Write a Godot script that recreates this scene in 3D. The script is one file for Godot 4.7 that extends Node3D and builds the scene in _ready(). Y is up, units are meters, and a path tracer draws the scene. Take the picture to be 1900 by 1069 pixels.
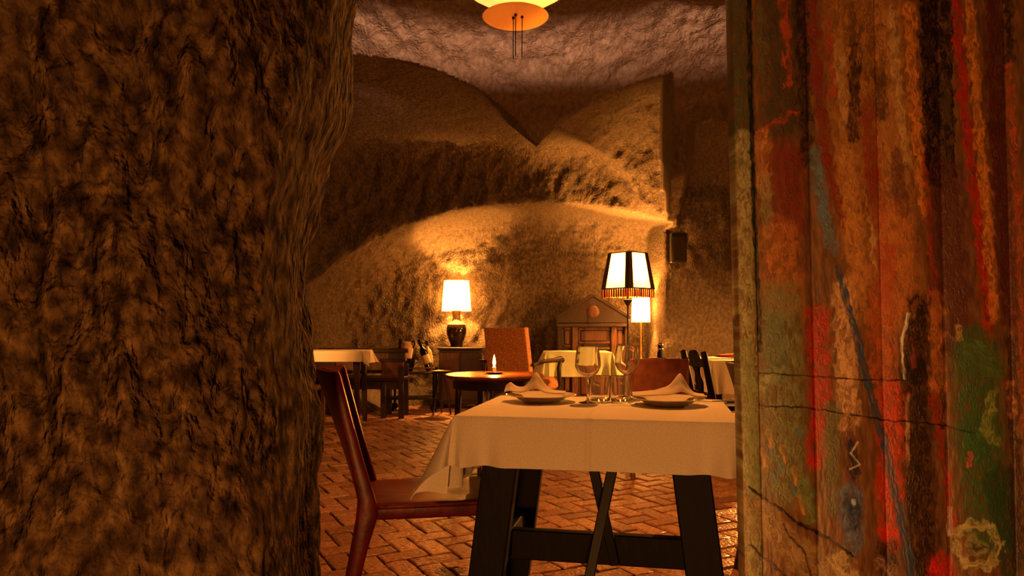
extends Node3D
# A cave restaurant seen past a rough rock jamb and a painted door. Metres; the camera looks along -Z, and d is the depth in front of it.

class MB:   # collects closed shapes, counter-clockwise seen from outside; mesh() turns them for Godot
	var v := PackedVector3Array()
	var f := PackedInt32Array()
	func quad(a: int, b: int, c: int, d: int) -> void:
		f.append_array([a, b, c, a, c, d])
	func fix(v0: int, f0: int) -> void:   # turn a closed shape's faces outwards
		var o := Vector3.ZERO
		for i in range(v0, v.size()): o += v[i]
		o /= maxf(1.0, v.size() - v0)
		var s := 0.0
		for i in range(f0, f.size(), 3): s += (v[f[i]] - o).dot((v[f[i + 1]] - o).cross(v[f[i + 2]] - o))
		if s < 0.0:
			for i in range(f0, f.size(), 3):
				var t := f[i + 1]
				f[i + 1] = f[i + 2]
				f[i + 2] = t
	func loft(rings: Array, caps := true, ring_closed := true, end_joined := false) -> MB:
		var v0 := v.size()
		var f0 := f.size()
		var n: int = rings[0].size()
		for r in rings: v.append_array(r)
		var last: int = rings.size() - (0 if end_joined else 1)
		for i in last:
			var j: int = (i + 1) % rings.size()
			for k in (n if ring_closed else n - 1):
				var l: int = (k + 1) % n
				quad(v0 + i * n + k, v0 + i * n + l, v0 + j * n + l, v0 + j * n + k)
		if caps:
			var e: int = v0 + (rings.size() - 1) * n
			for k in range(1, n - 1):
				f.append_array([v0, v0 + k + 1, v0 + k])
				f.append_array([e, e + k, e + k + 1])
		if caps or end_joined or ring_closed: fix(v0, f0)
		return self
	func box(at: Vector3, size: Vector3, bev := 0.004, turn := Basis()) -> MB:
		bev = minf(bev, 0.49 * minf(size.x, minf(size.y, size.z)))
		var h := size / 2.0
		var rings := []
		for s in [[-1.0, bev], [-1.0, 0.0], [1.0, 0.0], [1.0, bev]]:
			var first: bool = rings.size() == 0 or rings.size() == 3
			var inx: float = bev if first else 0.0
			var y: float = s[0] * (h.y - (0.0 if first else bev))
			var r := PackedVector3Array()
			var x := h.x - inx
			var z := h.z - inx
			var b := bev * 0.999
			for p in [Vector2(x, z - b), Vector2(x - b, z), Vector2(-x + b, z), Vector2(-x, z - b), Vector2(-x, -z + b), Vector2(-x + b, -z), Vector2(x - b, -z), Vector2(x, -z + b)]:
				r.append(at + turn * Vector3(p.x, y, p.y))
			rings.append(r)
		return loft(rings)
	func bar(a: Vector3, b: Vector3, sa: Vector2, sb: Vector2, side := Vector3.RIGHT, bev := 0.004) -> MB:   # a tapering square bar
		var up := (b - a).normalized()
		var w := (side - up * side.dot(up)).normalized()
		var d := up.cross(w)
		var rings := []
		var ln := a.distance_to(b)
		bev = minf(bev, ln * 0.2)
		for k in 4:
			var t: float = [0.0, bev / ln, 1.0 - bev / ln, 1.0][k]
			var s := sa.lerp(sb, t) / 2.0 - (Vector2(bev, bev) if k == 0 or k == 3 else Vector2.ZERO)
			var c := a.lerp(b, t)
			var r := PackedVector3Array()
			for p in [Vector2(s.x, s.y - bev), Vector2(s.x - bev, s.y), Vector2(-s.x + bev, s.y), Vector2(-s.x, s.y - bev), Vector2(-s.x, -s.y + bev), Vector2(-s.x + bev, -s.y), Vector2(s.x - bev, -s.y), Vector2(s.x, -s.y + bev)]:
				r.append(c + w * p.x + d * p.y)
			rings.append(r)
		return loft(rings)
	func tube(pts: Array, rad: Array, seg := 10) -> MB:
		var rings := []
		var w := Vector3.ZERO
		for i in pts.size():
			var up: Vector3 = (pts[mini(i + 1, pts.size() - 1)] - pts[maxi(i - 1, 0)]).normalized()
			if i == 0: w = up.cross(Vector3.RIGHT if absf(up.x) < 0.8 else Vector3.UP).normalized()
			w = (w - up * w.dot(up)).normalized()
			var d := up.cross(w)
			var rr: float = rad[mini(i, rad.size() - 1)]
			var r := PackedVector3Array()
			for k in seg:
				r.append(pts[i] + (w * cos(TAU * k / seg) + d * sin(TAU * k / seg)) * rr)
			rings.append(r)
		return loft(rings)
	func lathe(at: Vector3, prof: Array, seg := 32, turn := Basis(), joined := false) -> MB:   # prof: (radius, height)
		var rings := []
		for p in prof:
			var r := PackedVector3Array()
			for k in seg: r.append(at + turn * Vector3(p.x * cos(TAU * k / seg), p.y, p.x * sin(TAU * k / seg)))
			rings.append(r)
		return loft(rings, not joined, true, joined)
	func slab(poly: PackedVector2Array, at: Vector3, turn: Basis, depth: float, bev := 0.003) -> MB:   # a polygon in the local xy plane, given thickness along z
		var v0 := v.size()
		var f0 := f.size()
		var n := poly.size()
		var inner := poly
		var off := Geometry2D.offset_polygon(poly, -bev, Geometry2D.JOIN_MITER)
		if off.size() == 1 and off[0].size() == n:
			var best := 0
			for k in n:
				if off[0][k].distance_to(poly[0]) < off[0][best].distance_to(poly[0]): best = k
			inner = PackedVector2Array()
			for k in n: inner.append(off[0][(best + k) % n])
		for ring in [[inner, 0.0], [poly, bev], [poly, depth - bev], [inner, depth]]:
			for p in ring[0]: v.append(at + turn * Vector3(p.x, p.y, ring[1] - depth / 2.0))
		for i in 3:
			for k in n: quad(v0 + i * n + k, v0 + i * n + (k + 1) % n, v0 + (i + 1) * n + (k + 1) % n, v0 + (i + 1) * n + k)
		var t := Geometry2D.triangulate_polygon(inner)
		var ccw := not Geometry2D.is_polygon_clockwise(poly)
		for i in range(0, t.size(), 3):
			var a := inner[t[i]]
			var pos := (inner[t[i + 1]] - a).cross(inner[t[i + 2]] - a) > 0.0
			var b := t[i + 1] if pos == ccw else t[i + 2]
			var c := t[i + 2] if pos == ccw else t[i + 1]
			f.append_array([v0 + t[i], v0 + c, v0 + b])
			f.append_array([v0 + 3 * n + t[i], v0 + 3 * n + b, v0 + 3 * n + c])
		fix(v0, f0)
		return self
	func sheet(nu: int, nv: int, at: Callable, thick: float) -> MB:   # a cloth: at(u, v) gives its upper face, thick its thickness
		var v0 := v.size()
		var f0 := f.size()
		var top := PackedVector3Array()
		for j in nv + 1:
			for i in nu + 1: top.append(at.call(float(i) / nu, float(j) / nv))
		var nor := PackedVector3Array()
		for j in nv + 1:
			for i in nu + 1:
				var a := top[j * (nu + 1) + mini(i + 1, nu)] - top[j * (nu + 1) + maxi(i - 1, 0)]
				var b := top[mini(j + 1, nv) * (nu + 1) + i] - top[maxi(j - 1, 0) * (nu + 1) + i]
				nor.append(b.cross(a).normalized())
		v.append_array(top)
		for k in top.size(): v.append(top[k] - nor[k] * thick)
		var m := top.size()
		for j in nv:
			for i in nu:
				var p := v0 + j * (nu + 1) + i
				quad(p, p + nu + 1, p + nu + 2, p + 1)
				quad(m + p, m + p + 1, m + p + nu + 2, m + p + nu + 1)
		for i in nu:
			for j in [0, nv]:
				var p: int = v0 + j * (nu + 1) + i
				if j == 0: quad(p, p + 1, m + p + 1, m + p)
				else: quad(p + 1, p, m + p, m + p + 1)
		for j in nv:
			for i in [0, nu]:
				var p: int = v0 + j * (nu + 1) + i
				if i == 0: quad(p + nu + 1, p, m + p, m + p + nu + 1)
				else: quad(p, p + nu + 1, m + p + nu + 1, m + p)
		return self
	func mesh(angle := 38.0) -> ArrayMesh:
		var weld := {}
		var id := PackedInt32Array()
		for p in v:
			var key := Vector3i((p * 20000.0).round())
			if not weld.has(key): weld[key] = weld.size()
			id.append(weld[key])
		var fn := PackedVector3Array()
		var at := []
		at.resize(weld.size())
		for i in range(0, f.size(), 3):
			var nn := (v[f[i + 1]] - v[f[i]]).cross(v[f[i + 2]] - v[f[i]])
			fn.append(nn)
			for k in 3:
				var w := id[f[i + k]]
				if at[w] == null: at[w] = PackedInt32Array()
				at[w].append(i / 3)
		var lim := cos(deg_to_rad(angle))
		var ov := PackedVector3Array()
		var on := PackedVector3Array()
		var ix := PackedInt32Array()
		var seen := {}
		for i in range(0, f.size(), 3):
			if fn[i / 3].length_squared() < 1e-22: continue
			var me := fn[i / 3].normalized()
			for k in [0, 2, 1]:
				var w := id[f[i + k]]
				var s := Vector3.ZERO
				for o in at[w]:
					if fn[o].normalized().dot(me) >= lim: s += fn[o]
				s = s.normalized()
				var key := [w, Vector3i((s * 500.0).round())]
				if not seen.has(key):
					seen[key] = ov.size()
					ov.append(v[f[i + k]])
					on.append(s)
				ix.append(seen[key])
		return arrays(ov, on, ix)
	static func arrays(ov: PackedVector3Array, on: PackedVector3Array, ix: PackedInt32Array, uv := PackedVector2Array()) -> ArrayMesh:
		var a := []
		a.resize(Mesh.ARRAY_MAX)
		a[Mesh.ARRAY_VERTEX] = ov
		a[Mesh.ARRAY_NORMAL] = on
		a[Mesh.ARRAY_INDEX] = ix
		if uv.size(): a[Mesh.ARRAY_TEX_UV] = uv
		var m := ArrayMesh.new()
		m.add_surface_from_arrays(Mesh.PRIMITIVE_TRIANGLES, a)
		return m

var M := {}
var taken := {}

func numbered(called: String) -> String:
	taken[called] = taken.get(called, -1) + 1
	return called if taken[called] == 0 else "%s_%03d" % [called, taken[called]]

func tag(o: Node, label: String, category := "", group := "", kind := "") -> void:
	if label: o.set_meta("label", label)
	if category: o.set_meta("category", category)
	if group: o.set_meta("group", group)
	if kind: o.set_meta("kind", kind)

func thing(called: String, label: String, category: String, at := Vector3.ZERO, turn := 0.0, group := "") -> Node3D:
	var o := Node3D.new()
	o.name = numbered(called)
	add_child(o, true)
	o.position = at
	o.rotation_degrees.y = turn
	tag(o, label, category, group)
	return o

func obj(called: String, mb: Variant, m: Material, parent: Node = null, angle := 38.0) -> MeshInstance3D:   # ONE named mesh
	var o := MeshInstance3D.new()
	o.mesh = mb.mesh(angle) if mb is MB else mb
	o.material_override = m
	o.name = called if parent else numbered(called)
	(parent if parent else self).add_child(o, true)
	return o

func copy(o: Node3D, label: String, at: Vector3, turn: float) -> Node3D:
	var c: Node3D = o.duplicate()
	c.name = numbered(String(o.name).get_slice("_0", 0))
	add_child(c, true)
	c.position = at
	c.rotation_degrees.y = turn
	c.set_meta("label", label)
	return c

func at_px(px: float, py: float, d: float) -> Vector3:   # the point that stands d metres deep on the line through a picture point
	return Vector3((px - 950.0) * d / 1350.0, 1.05 - (py - 604.0) * d / 1350.0, -d)

func omni(called: String, at: Vector3, color: Color, energy: float, size: float, parent: Node) -> void:
	var l := OmniLight3D.new()
	l.name = called
	l.position = at
	l.light_color = color
	l.light_energy = energy
	l.light_size = size
	l.omni_range = 30.0
	l.omni_attenuation = 2.0
	l.shadow_enabled = true
	parent.add_child(l, true)

func noise_tex(kind: int, freq: float, octaves: int, ramp: Array, normal := 0.0, size := 512, rnd := 1) -> NoiseTexture2D:
	var n := FastNoiseLite.new()
	n.noise_type = kind as FastNoiseLite.NoiseType
	n.frequency = freq
	n.fractal_octaves = octaves
	n.seed = rnd
	var t := NoiseTexture2D.new()
	t.width = size
	t.height = size
	t.seamless = true
	t.noise = n
	if normal > 0.0:
		t.as_normal_map = true
		t.bump_strength = normal
	elif ramp.size():
		var g := Gradient.new()
		g.offsets = PackedFloat32Array(ramp.map(func(p): return p[0]))
		g.colors = PackedColorArray(ramp.map(func(p): return p[1]))
		t.color_ramp = g
	return t

func mat(called: String, color: Color, rough: float, tex: Texture2D = null, scale := Vector3.ONE, relief: Texture2D = null, cm := 0.0, world := false) -> StandardMaterial3D:
	var m := StandardMaterial3D.new()
	m.resource_name = called
	m.albedo_color = color
	m.roughness = rough
	if tex or relief:
		m.uv1_triplanar = true
		m.uv1_world_triplanar = world
		m.uv1_scale = scale
	if tex: m.albedo_texture = tex
	if relief:
		m.heightmap_enabled = true
		m.heightmap_texture = relief
		m.heightmap_scale = cm
	M[called] = m
	return m

func emit(called: String, color: Color, energy: float) -> void:
	var m := mat(called, color, 0.6)
	m.emission_enabled = true
	m.emission = color
	m.emission_energy_multiplier = energy

func shade_mat(called: String, color: Color, back: Color) -> void:
	var m := mat(called, color, 0.9)
	m.backlight_enabled = true
	m.backlight = back

func materials() -> void:
	var S := FastNoiseLite.TYPE_SIMPLEX_SMOOTH
	var C := FastNoiseLite.TYPE_CELLULAR
	var G := func(x: float) -> Color: return Color(x, x, x)
	var rock_t := noise_tex(S, 0.025, 6, [[0.0, Color(0.52, 0.46, 0.40)], [0.45, Color(0.68, 0.62, 0.54)], [0.62, Color(0.74, 0.68, 0.60)], [1.0, Color(0.86, 0.80, 0.71)]], 0.0, 1024)
	var rock_h := noise_tex(S, 0.045, 5, [[0.0, G.call(0.0)], [1.0, G.call(1.0)]], 0.0, 1024, 5)
	mat("rock", Color(0.50, 0.485, 0.47), 0.95, rock_t, Vector3(0.8, 0.6, 0.8), rock_h, 1.3, true)
	M.rock.metallic_specular = 0.1
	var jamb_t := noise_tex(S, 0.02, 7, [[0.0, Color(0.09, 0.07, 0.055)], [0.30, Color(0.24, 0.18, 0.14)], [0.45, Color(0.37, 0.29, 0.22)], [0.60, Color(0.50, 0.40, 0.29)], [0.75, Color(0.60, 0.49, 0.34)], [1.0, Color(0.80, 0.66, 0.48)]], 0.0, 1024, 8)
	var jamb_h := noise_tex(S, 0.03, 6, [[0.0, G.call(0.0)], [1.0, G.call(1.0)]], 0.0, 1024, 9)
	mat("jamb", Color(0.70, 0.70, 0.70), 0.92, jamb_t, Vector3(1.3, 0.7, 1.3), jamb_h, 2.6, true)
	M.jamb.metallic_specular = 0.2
	mat("plain_wall", Color(0.5, 0.4, 0.3), 0.95)
	var wood_t := noise_tex(S, 0.02, 5, [[0.0, Color(0.55, 0.55, 0.55)], [1.0, Color(1, 1, 1)]], 0.0, 256, 3)
	mat("black_wood", Color(0.095, 0.075, 0.07), 0.65, wood_t, Vector3(9, 1.2, 9))
	M.black_wood.metallic_specular = 0.3
	mat("dark_wood", Color(0.22, 0.13, 0.09), 0.45, wood_t, Vector3(7, 1.0, 7))
	mat("brown_wood", Color(0.42, 0.25, 0.14), 0.42, wood_t, Vector3(7, 1.0, 7))
	mat("table_wood", Color(0.52, 0.30, 0.15), 0.22, wood_t, Vector3(1.2, 1.2, 6))
	mat("pale_wood", Color(0.62, 0.42, 0.28), 0.5, wood_t, Vector3(6, 1, 6))
	mat("iron", Color(0.05, 0.045, 0.045), 0.5)
	M.iron.metallic = 0.6
	var lea := noise_tex(C, 0.06, 2, [[0.0, G.call(0.0)], [1.0, G.call(1.0)]], 0.0, 256, 4)
	mat("red_leather", Color(0.44, 0.10, 0.09), 0.36, wood_t, Vector3(2, 2, 2), lea, 0.05)
	M.red_leather.metallic_specular = 0.3
	mat("black_leather", Color(0.075, 0.055, 0.06), 0.36, wood_t, Vector3(2, 2, 2), lea, 0.05)
	mat("brown_leather", Color(0.58, 0.34, 0.25), 0.38, wood_t, Vector3(2, 2, 2), lea, 0.05)
	mat("orange_fabric", Color(0.98, 0.68, 0.44), 0.85, wood_t, Vector3(6, 6, 6), lea, 0.08)
	var weave := noise_tex(S, 0.09, 3, [[0.0, Color(0.90, 0.90, 0.90)], [1.0, Color(1, 1, 1)]], 0.0, 256, 6)
	mat("cloth", Color(0.90, 0.86, 0.80), 0.9, weave, Vector3(5, 5, 5))
	mat("napkin", Color(0.90, 0.84, 0.78), 0.9, weave, Vector3(8, 8, 8))
	mat("red_napkin", Color(0.70, 0.25, 0.18), 0.9, weave, Vector3(8, 8, 8))
	mat("green_cloth", Color(0.82, 0.84, 0.68), 0.9, weave, Vector3(5, 5, 5))
	mat("china", Color(0.88, 0.84, 0.78), 0.12)
	mat("dark_china", Color(0.10, 0.07, 0.05), 0.12)
	mat("vase", Color(0.30, 0.22, 0.12), 0.16, noise_tex(S, 0.05, 4, [[0.0, Color(0.4, 0.4, 0.4)], [1.0, Color(1, 1, 1)]], 0.0, 256, 12), Vector3(5, 5, 5))
	mat("collar", Color(0.78, 0.70, 0.58), 0.3)
	mat("silver", Color(0.80, 0.78, 0.74), 0.18)
	M.silver.metallic = 1.0
	mat("brass", Color(0.62, 0.42, 0.18), 0.3)
	M.brass.metallic = 0.9
	mat("glass", Color(1, 1, 1, 0.02), 0.02)
	M.glass.refraction_enabled = true
	M.glass.refraction_scale = 0.05
	mat("bottle_glass", Color(0.035, 0.045, 0.03), 0.08)
	mat("paper", Color(0.80, 0.70, 0.55), 0.8)
	mat("pale_jar", Color(0.80, 0.66, 0.55), 0.35)
	mat("black_plastic", Color(0.035, 0.032, 0.03), 0.4)
	mat("wax", Color(0.90, 0.80, 0.66), 0.5)
	M.wax.subsurf_scatter_enabled = true
	M.wax.subsurf_scatter_strength = 0.3
	shade_mat("shade", Color(0.97, 0.96, 0.92), Color(0.97, 0.95, 0.90))
	M.shade.albedo_color.a = 0.84
	M.shade.transparency = BaseMaterial3D.TRANSPARENCY_ALPHA
	shade_mat("bowl", Color(0.85, 0.78, 0.62), Color(0.55, 0.50, 0.40))
	shade_mat("amber_disc", Color(0.97, 0.84, 0.60), Color(0.75, 0.68, 0.50))
	mat("trim", Color(0.16, 0.09, 0.05), 0.8)
	shade_mat("tassel", Color(0.62, 0.32, 0.16), Color(0.3, 0.16, 0.08))
	shade_mat("dark_tassel", Color(0.20, 0.08, 0.05), Color(0.1, 0.05, 0.03))
	emit("bulb", Color(1.0, 0.75, 0.42), 6.0)
	emit("flame", Color(1.0, 0.72, 0.35), 9.0)
	var brick_t := noise_tex(S, 0.02, 4, [[0.0, Color(0.62, 0.60, 0.58)], [1.0, Color(1, 1, 1)]], 0.0, 512, 14)
	var brick_h := noise_tex(S, 0.05, 4, [[0.0, G.call(0.0)], [1.0, G.call(1.0)]], 0.0, 256, 15)
	var k := 0
	for c in [Color(0.84, 0.62, 0.50), Color(0.77, 0.55, 0.44), Color(0.90, 0.68, 0.55), Color(0.70, 0.49, 0.40)]:
		mat("brick%d" % k, c, 0.34, brick_t, Vector3(3, 3, 3), brick_h, 0.35)
		k += 1
	mat("grout", Color(0.20, 0.12, 0.085), 0.95, brick_t, Vector3(3, 3, 3), brick_h, 0.5, true)

var noise := FastNoiseLite.new()

func ell(x: float, y: float, z: float, p: float, r: float) -> float:
	return (pow(pow(absf(x), p) + pow(absf(y), p) + pow(absf(z), p), 1.0 / p) - 1.0) * r

func hollow(x: float, y: float, d: float) -> float:   # below zero inside the cave: four vaults that meet in ridges, the arched niche and the doorway
	var rib := x - 1.83 + 0.2 * (8.6 - d)
	var qx := pow(pow(absf((x - 0.55 * (d - 7.0) + 1.15) / 2.2), 4.0) + pow(absf((y - 0.8) / 2.35), 4.0), 1.75)
	var l := (pow(qx + pow(absf((d - 6.75) / 1.90), 7.0), 1.0 / 7.0) - 1.0) * 2.2
	var r := maxf(maxf(ell((x - 1.6) / 2.05, (y - 0.9) / 2.5, (d - 6.6) / 2.35, 2.0, 2.05), d - 8.6), rib if y > 2.2 else -9.0)
	var h := ell((x + 0.2) / 3.7, (y - 0.5) / 2.70, (d - 3.0) / 3.05, 3.4, 2.6)
	var v := maxf(maxf((0.12 if y > 2.2 else 0.0) - rib, d - 8.72), ell((x - 2.6) / 2.6, (y - 0.6) / 2.75, (d - 7.1) / 2.2, 2.5, 2.2))
	var away := maxf(d - 8.6, 0.0)
	var nx := x - 0.3 - 0.35 * away
	var q := sqrt(nx * nx / 7.84 + (y - 1.0) * (y - 1.0) / 2.25)
	var nd := clampf((d - 8.0) / 1.64, 0.0, 9.0)
	var n := (pow(pow(q, 9.0) + pow(nd, 9.0), 1.0 / 9.0) - 1.0) * 1.4
	n = maxf(maxf(n, x - 1.83 + 0.05 * (d - 8.6)), 8.2 - d)
	var w := ell((x + 1.9) / 1.9, (y - 0.6) / 1.75, (d - 6.6) / 2.1, 2.0, 1.75)
	var a := minf(minf(l, r), minf(minf(h, v), w))
	var k := clampf(0.5 + 0.5 * (n - a) / 0.06, 0.0, 1.0)
	var s := n * (1.0 - k) + a * k - 0.06 * k * (1.0 - k)
	return minf(s, maxf(maxf(absf(x - 0.25) - 1.05, y - 2.25), absf(d - 1.0) - 3.0))

func cave() -> void:
	var o := Vector3(0.6, 1.2, 2.6)
	var az := []
	var a := -180.0
	while a < 180.0:
		az.append(deg_to_rad(a))
		a += FINE if a > -38.0 and a < 36.0 else (1.0 if absf(a) < 75.0 else 3.0)
	var el := []
	a = -40.0
	while a < 90.0:
		el.append(deg_to_rad(a))
		a += FINE if a > -14.0 and a < 48.0 else 2.5
	el.append(PI / 2)
	var nu := az.size()
	var nv := el.size()
	var big := FastNoiseLite.new()
	big.frequency = 0.55
	big.fractal_octaves = 3
	big.seed = 21
	var fine := FastNoiseLite.new()
	fine.frequency = 4.2
	fine.fractal_octaves = 3
	fine.seed = 22
	var v := PackedVector3Array()
	var open := PackedByteArray()
	for j in nv:
		for i in nu:
			var dir := Vector3(sin(az[i]) * cos(el[j]), sin(el[j]), cos(az[i]) * cos(el[j]))
			var far := (o.y + 0.06) / -dir.y if dir.y < -0.005 else 14.0
			var t := 0.3
			for s in 60:
				var p := o + dir * t
				var f := hollow(p.x, p.y, p.z)
				if f > -0.004 or t > far: break
				t += maxf(-f * 0.62, 0.012)
			t = minf(t, far)
			var p := o + dir * t
			open.append(1 if p.z < 1.9 and absf(p.x - 0.25) < 1.06 and p.y < 2.26 else 0)
			if t < far:
				var bumps := 0.10 * big.get_noise_3dv(p) + 0.05 * fine.get_noise_3d(p.x * 1.3, p.y * 0.8, p.z)
				p += dir * bumps
			v.append(Vector3(p.x, p.y, -p.z))
	var nor := PackedVector3Array()
	nor.resize(v.size())
	var parts := {"wall_back": PackedInt32Array(), "ceiling": PackedInt32Array(), "wall_left": PackedInt32Array(), "wall_right": PackedInt32Array(), "wall_front": PackedInt32Array()}
	for j in nv - 1:
		for i in nu:
			var k := (i + 1) % nu
			var q := [j * nu + i, j * nu + k, (j + 1) * nu + k, (j + 1) * nu + i]
			if open[q[0]] + open[q[1]] + open[q[2]] + open[q[3]] > 1: continue
			if v[q[2]].y < -0.02 and v[q[3]].y < -0.02: continue
			var which := "ceiling"
			if el[j] < deg_to_rad(16.0) and absf(az[i]) < deg_to_rad(34.0): which = "wall_back"
			elif el[j] < deg_to_rad(32.0) and az[i] < 0 and az[i] > -2.4: which = "wall_left"
			elif el[j] < deg_to_rad(32.0) and az[i] >= 0 and az[i] < 2.4: which = "wall_right"
			elif el[j] < deg_to_rad(32.0): which = "wall_front"
			var ix: PackedInt32Array = parts[which]
			for tri in [[0, 2, 1], [0, 3, 2]]:
				var x: int = q[tri[0]]
				var y: int = q[tri[1]]
				var z: int = q[tri[2]]
				var fn := (v[z] - v[x]).cross(v[y] - v[x])
				nor[x] += fn
				nor[y] += fn
				nor[z] += fn
				ix.append_array([x, y, z])
			parts[which] = ix
	for k in nor.size(): nor[k] = nor[k].normalized()
	var words := {"wall_back": "rough hewn cave wall with a wide lamp-lit arched niche", "ceiling": "rough vaulted rock ceiling with a ridge above the niche", "wall_left": "rough hewn cave wall behind the left table", "wall_right": "rough hewn cave wall behind the table at the painted door", "wall_front": "rough cave wall round the doorway"}
	for which in parts:
		var map := {}
		var pv := PackedVector3Array()
		var pn := PackedVector3Array()
		var pi := PackedInt32Array()
		for x in parts[which]:
			if not map.has(x):
				map[x] = pv.size()
				pv.append(v[x])
				pn.append(nor[x])
			pi.append(map[x])
		tag(obj(which, MB.arrays(pv, pn, pi), M.rock), words[which], "", "", "structure")

func rough_jamb() -> void:   # the rock wall through which one looks: left of the doorway, rounding back into the room
	var edge := [[0.0, -0.445], [0.49, -0.455], [0.63, -0.453], [0.77, -0.453], [0.84, -0.448], [0.935, -0.464], [1.0, -0.470], [1.1, -0.468], [1.21, -0.464], [1.3, -0.456], [1.38, -0.434], [1.45, -0.416], [1.535, -0.388], [1.62, -0.374], [1.78, -0.366], [2.1, -0.30], [2.8, -0.10]]
	var plan := [Vector2(-2.9, 0.86), Vector2(-1.45, 0.97), Vector2(-0.75, 1.15), Vector2(-0.25, 1.33), Vector2(-0.06, 1.44), Vector2(0.0, 1.58), Vector2(-0.01, 1.75), Vector2(-0.10, 2.0), Vector2(-0.5, 2.35), Vector2(-2.9, 2.5)]
	var nu := 330
	var nv := 300
	var deep := FastNoiseLite.new()
	deep.frequency = 2.6
	deep.fractal_octaves = 4
	deep.seed = 31
	var chips := FastNoiseLite.new()
	chips.noise_type = FastNoiseLite.TYPE_CELLULAR
	chips.cellular_return_type = FastNoiseLite.RETURN_DISTANCE2_SUB
	chips.frequency = 7.0
	chips.fractal_octaves = 2
	chips.seed = 32
	var v := PackedVector3Array()
	for j in nv + 1:
		var y := 2.8 * j / nv - 0.03
		var ex := 0.0
		for k in edge.size() - 1:
			if y <= edge[k + 1][0] or k == edge.size() - 2:
				ex = lerpf(edge[k][1], edge[k + 1][1], clampf((y - edge[k][0]) / (edge[k + 1][0] - edge[k][0]), 0.0, 1.0))
				break
		for i in nu + 1:
			var u := float(i) / nu
			u = u * 9.0
			var s := clampf(u, 0.0, 8.999)
			if i == 0: s = 0.0
			var k := int(s)
			var f := s - k
			var p0: Vector2 = plan[maxi(k - 1, 0)]
			var here: Vector2 = plan[k]
			var p := here.cubic_interpolate(plan[k + 1], p0, plan[mini(k + 2, 9)], f)
			var q := Vector3(p.x + ex - 0.035, y, -p.y)
			var t: Vector2 = (plan[k + 1] - plan[k]).normalized()
			var out := Vector3(t.y, 0, t.x)
			var amp := smoothstep(0.0, 0.1, absf(q.x - ex)) * 0.75 + 0.25
			q += out * (0.075 * deep.get_noise_3d(q.x, y * 0.55, q.z) - 0.045 * amp * (0.5 + chips.get_noise_3d(q.x * 1.5, y * 0.5, q.z))) * amp
			v.append(q)
	var nor := PackedVector3Array()
	nor.resize(v.size())
	var ix := PackedInt32Array()
	for j in nv:
		for i in nu:
			var p := j * (nu + 1) + i
			for tri in [[p, p + nu + 2, p + 1], [p, p + nu + 1, p + nu + 2]]:
				var fn := (v[tri[2]] - v[tri[0]]).cross(v[tri[1]] - v[tri[0]])
				for k in 3: nor[tri[k]] += fn
				ix.append_array(tri)
	for k in nor.size(): nor[k] = nor[k].normalized()
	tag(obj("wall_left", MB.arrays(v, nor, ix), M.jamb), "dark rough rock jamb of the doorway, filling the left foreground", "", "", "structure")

func anteroom() -> void:   # the room one stands in, behind the camera
	for w in [["wall_left", Vector3(-3.0, 1.4, 0.9), Vector3(0.2, 2.9, 6.4)], ["wall_right", Vector3(3.0, 1.4, 0.9), Vector3(0.2, 2.9, 6.4)], ["wall_front", Vector3(0, 1.4, 4.1), Vector3(6.2, 2.9, 0.2)], ["ceiling", Vector3(0, 2.9, 0.75), Vector3(6.2, 0.2, 6.9)]]:
		tag(obj(w[0], MB.new().box(w[1], w[2], 0.02), M.plain_wall), "plain plaster of the room in front of the doorway", "", "", "structure")
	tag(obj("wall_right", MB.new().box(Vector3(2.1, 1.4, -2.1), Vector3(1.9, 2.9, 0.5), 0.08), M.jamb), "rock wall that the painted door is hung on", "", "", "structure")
	tag(obj("wall_front", MB.new().box(Vector3(0.3, 2.62, -2.1), Vector3(3.0, 0.6, 0.5), 0.08), M.jamb), "rock lintel over the doorway", "", "", "structure")

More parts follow.
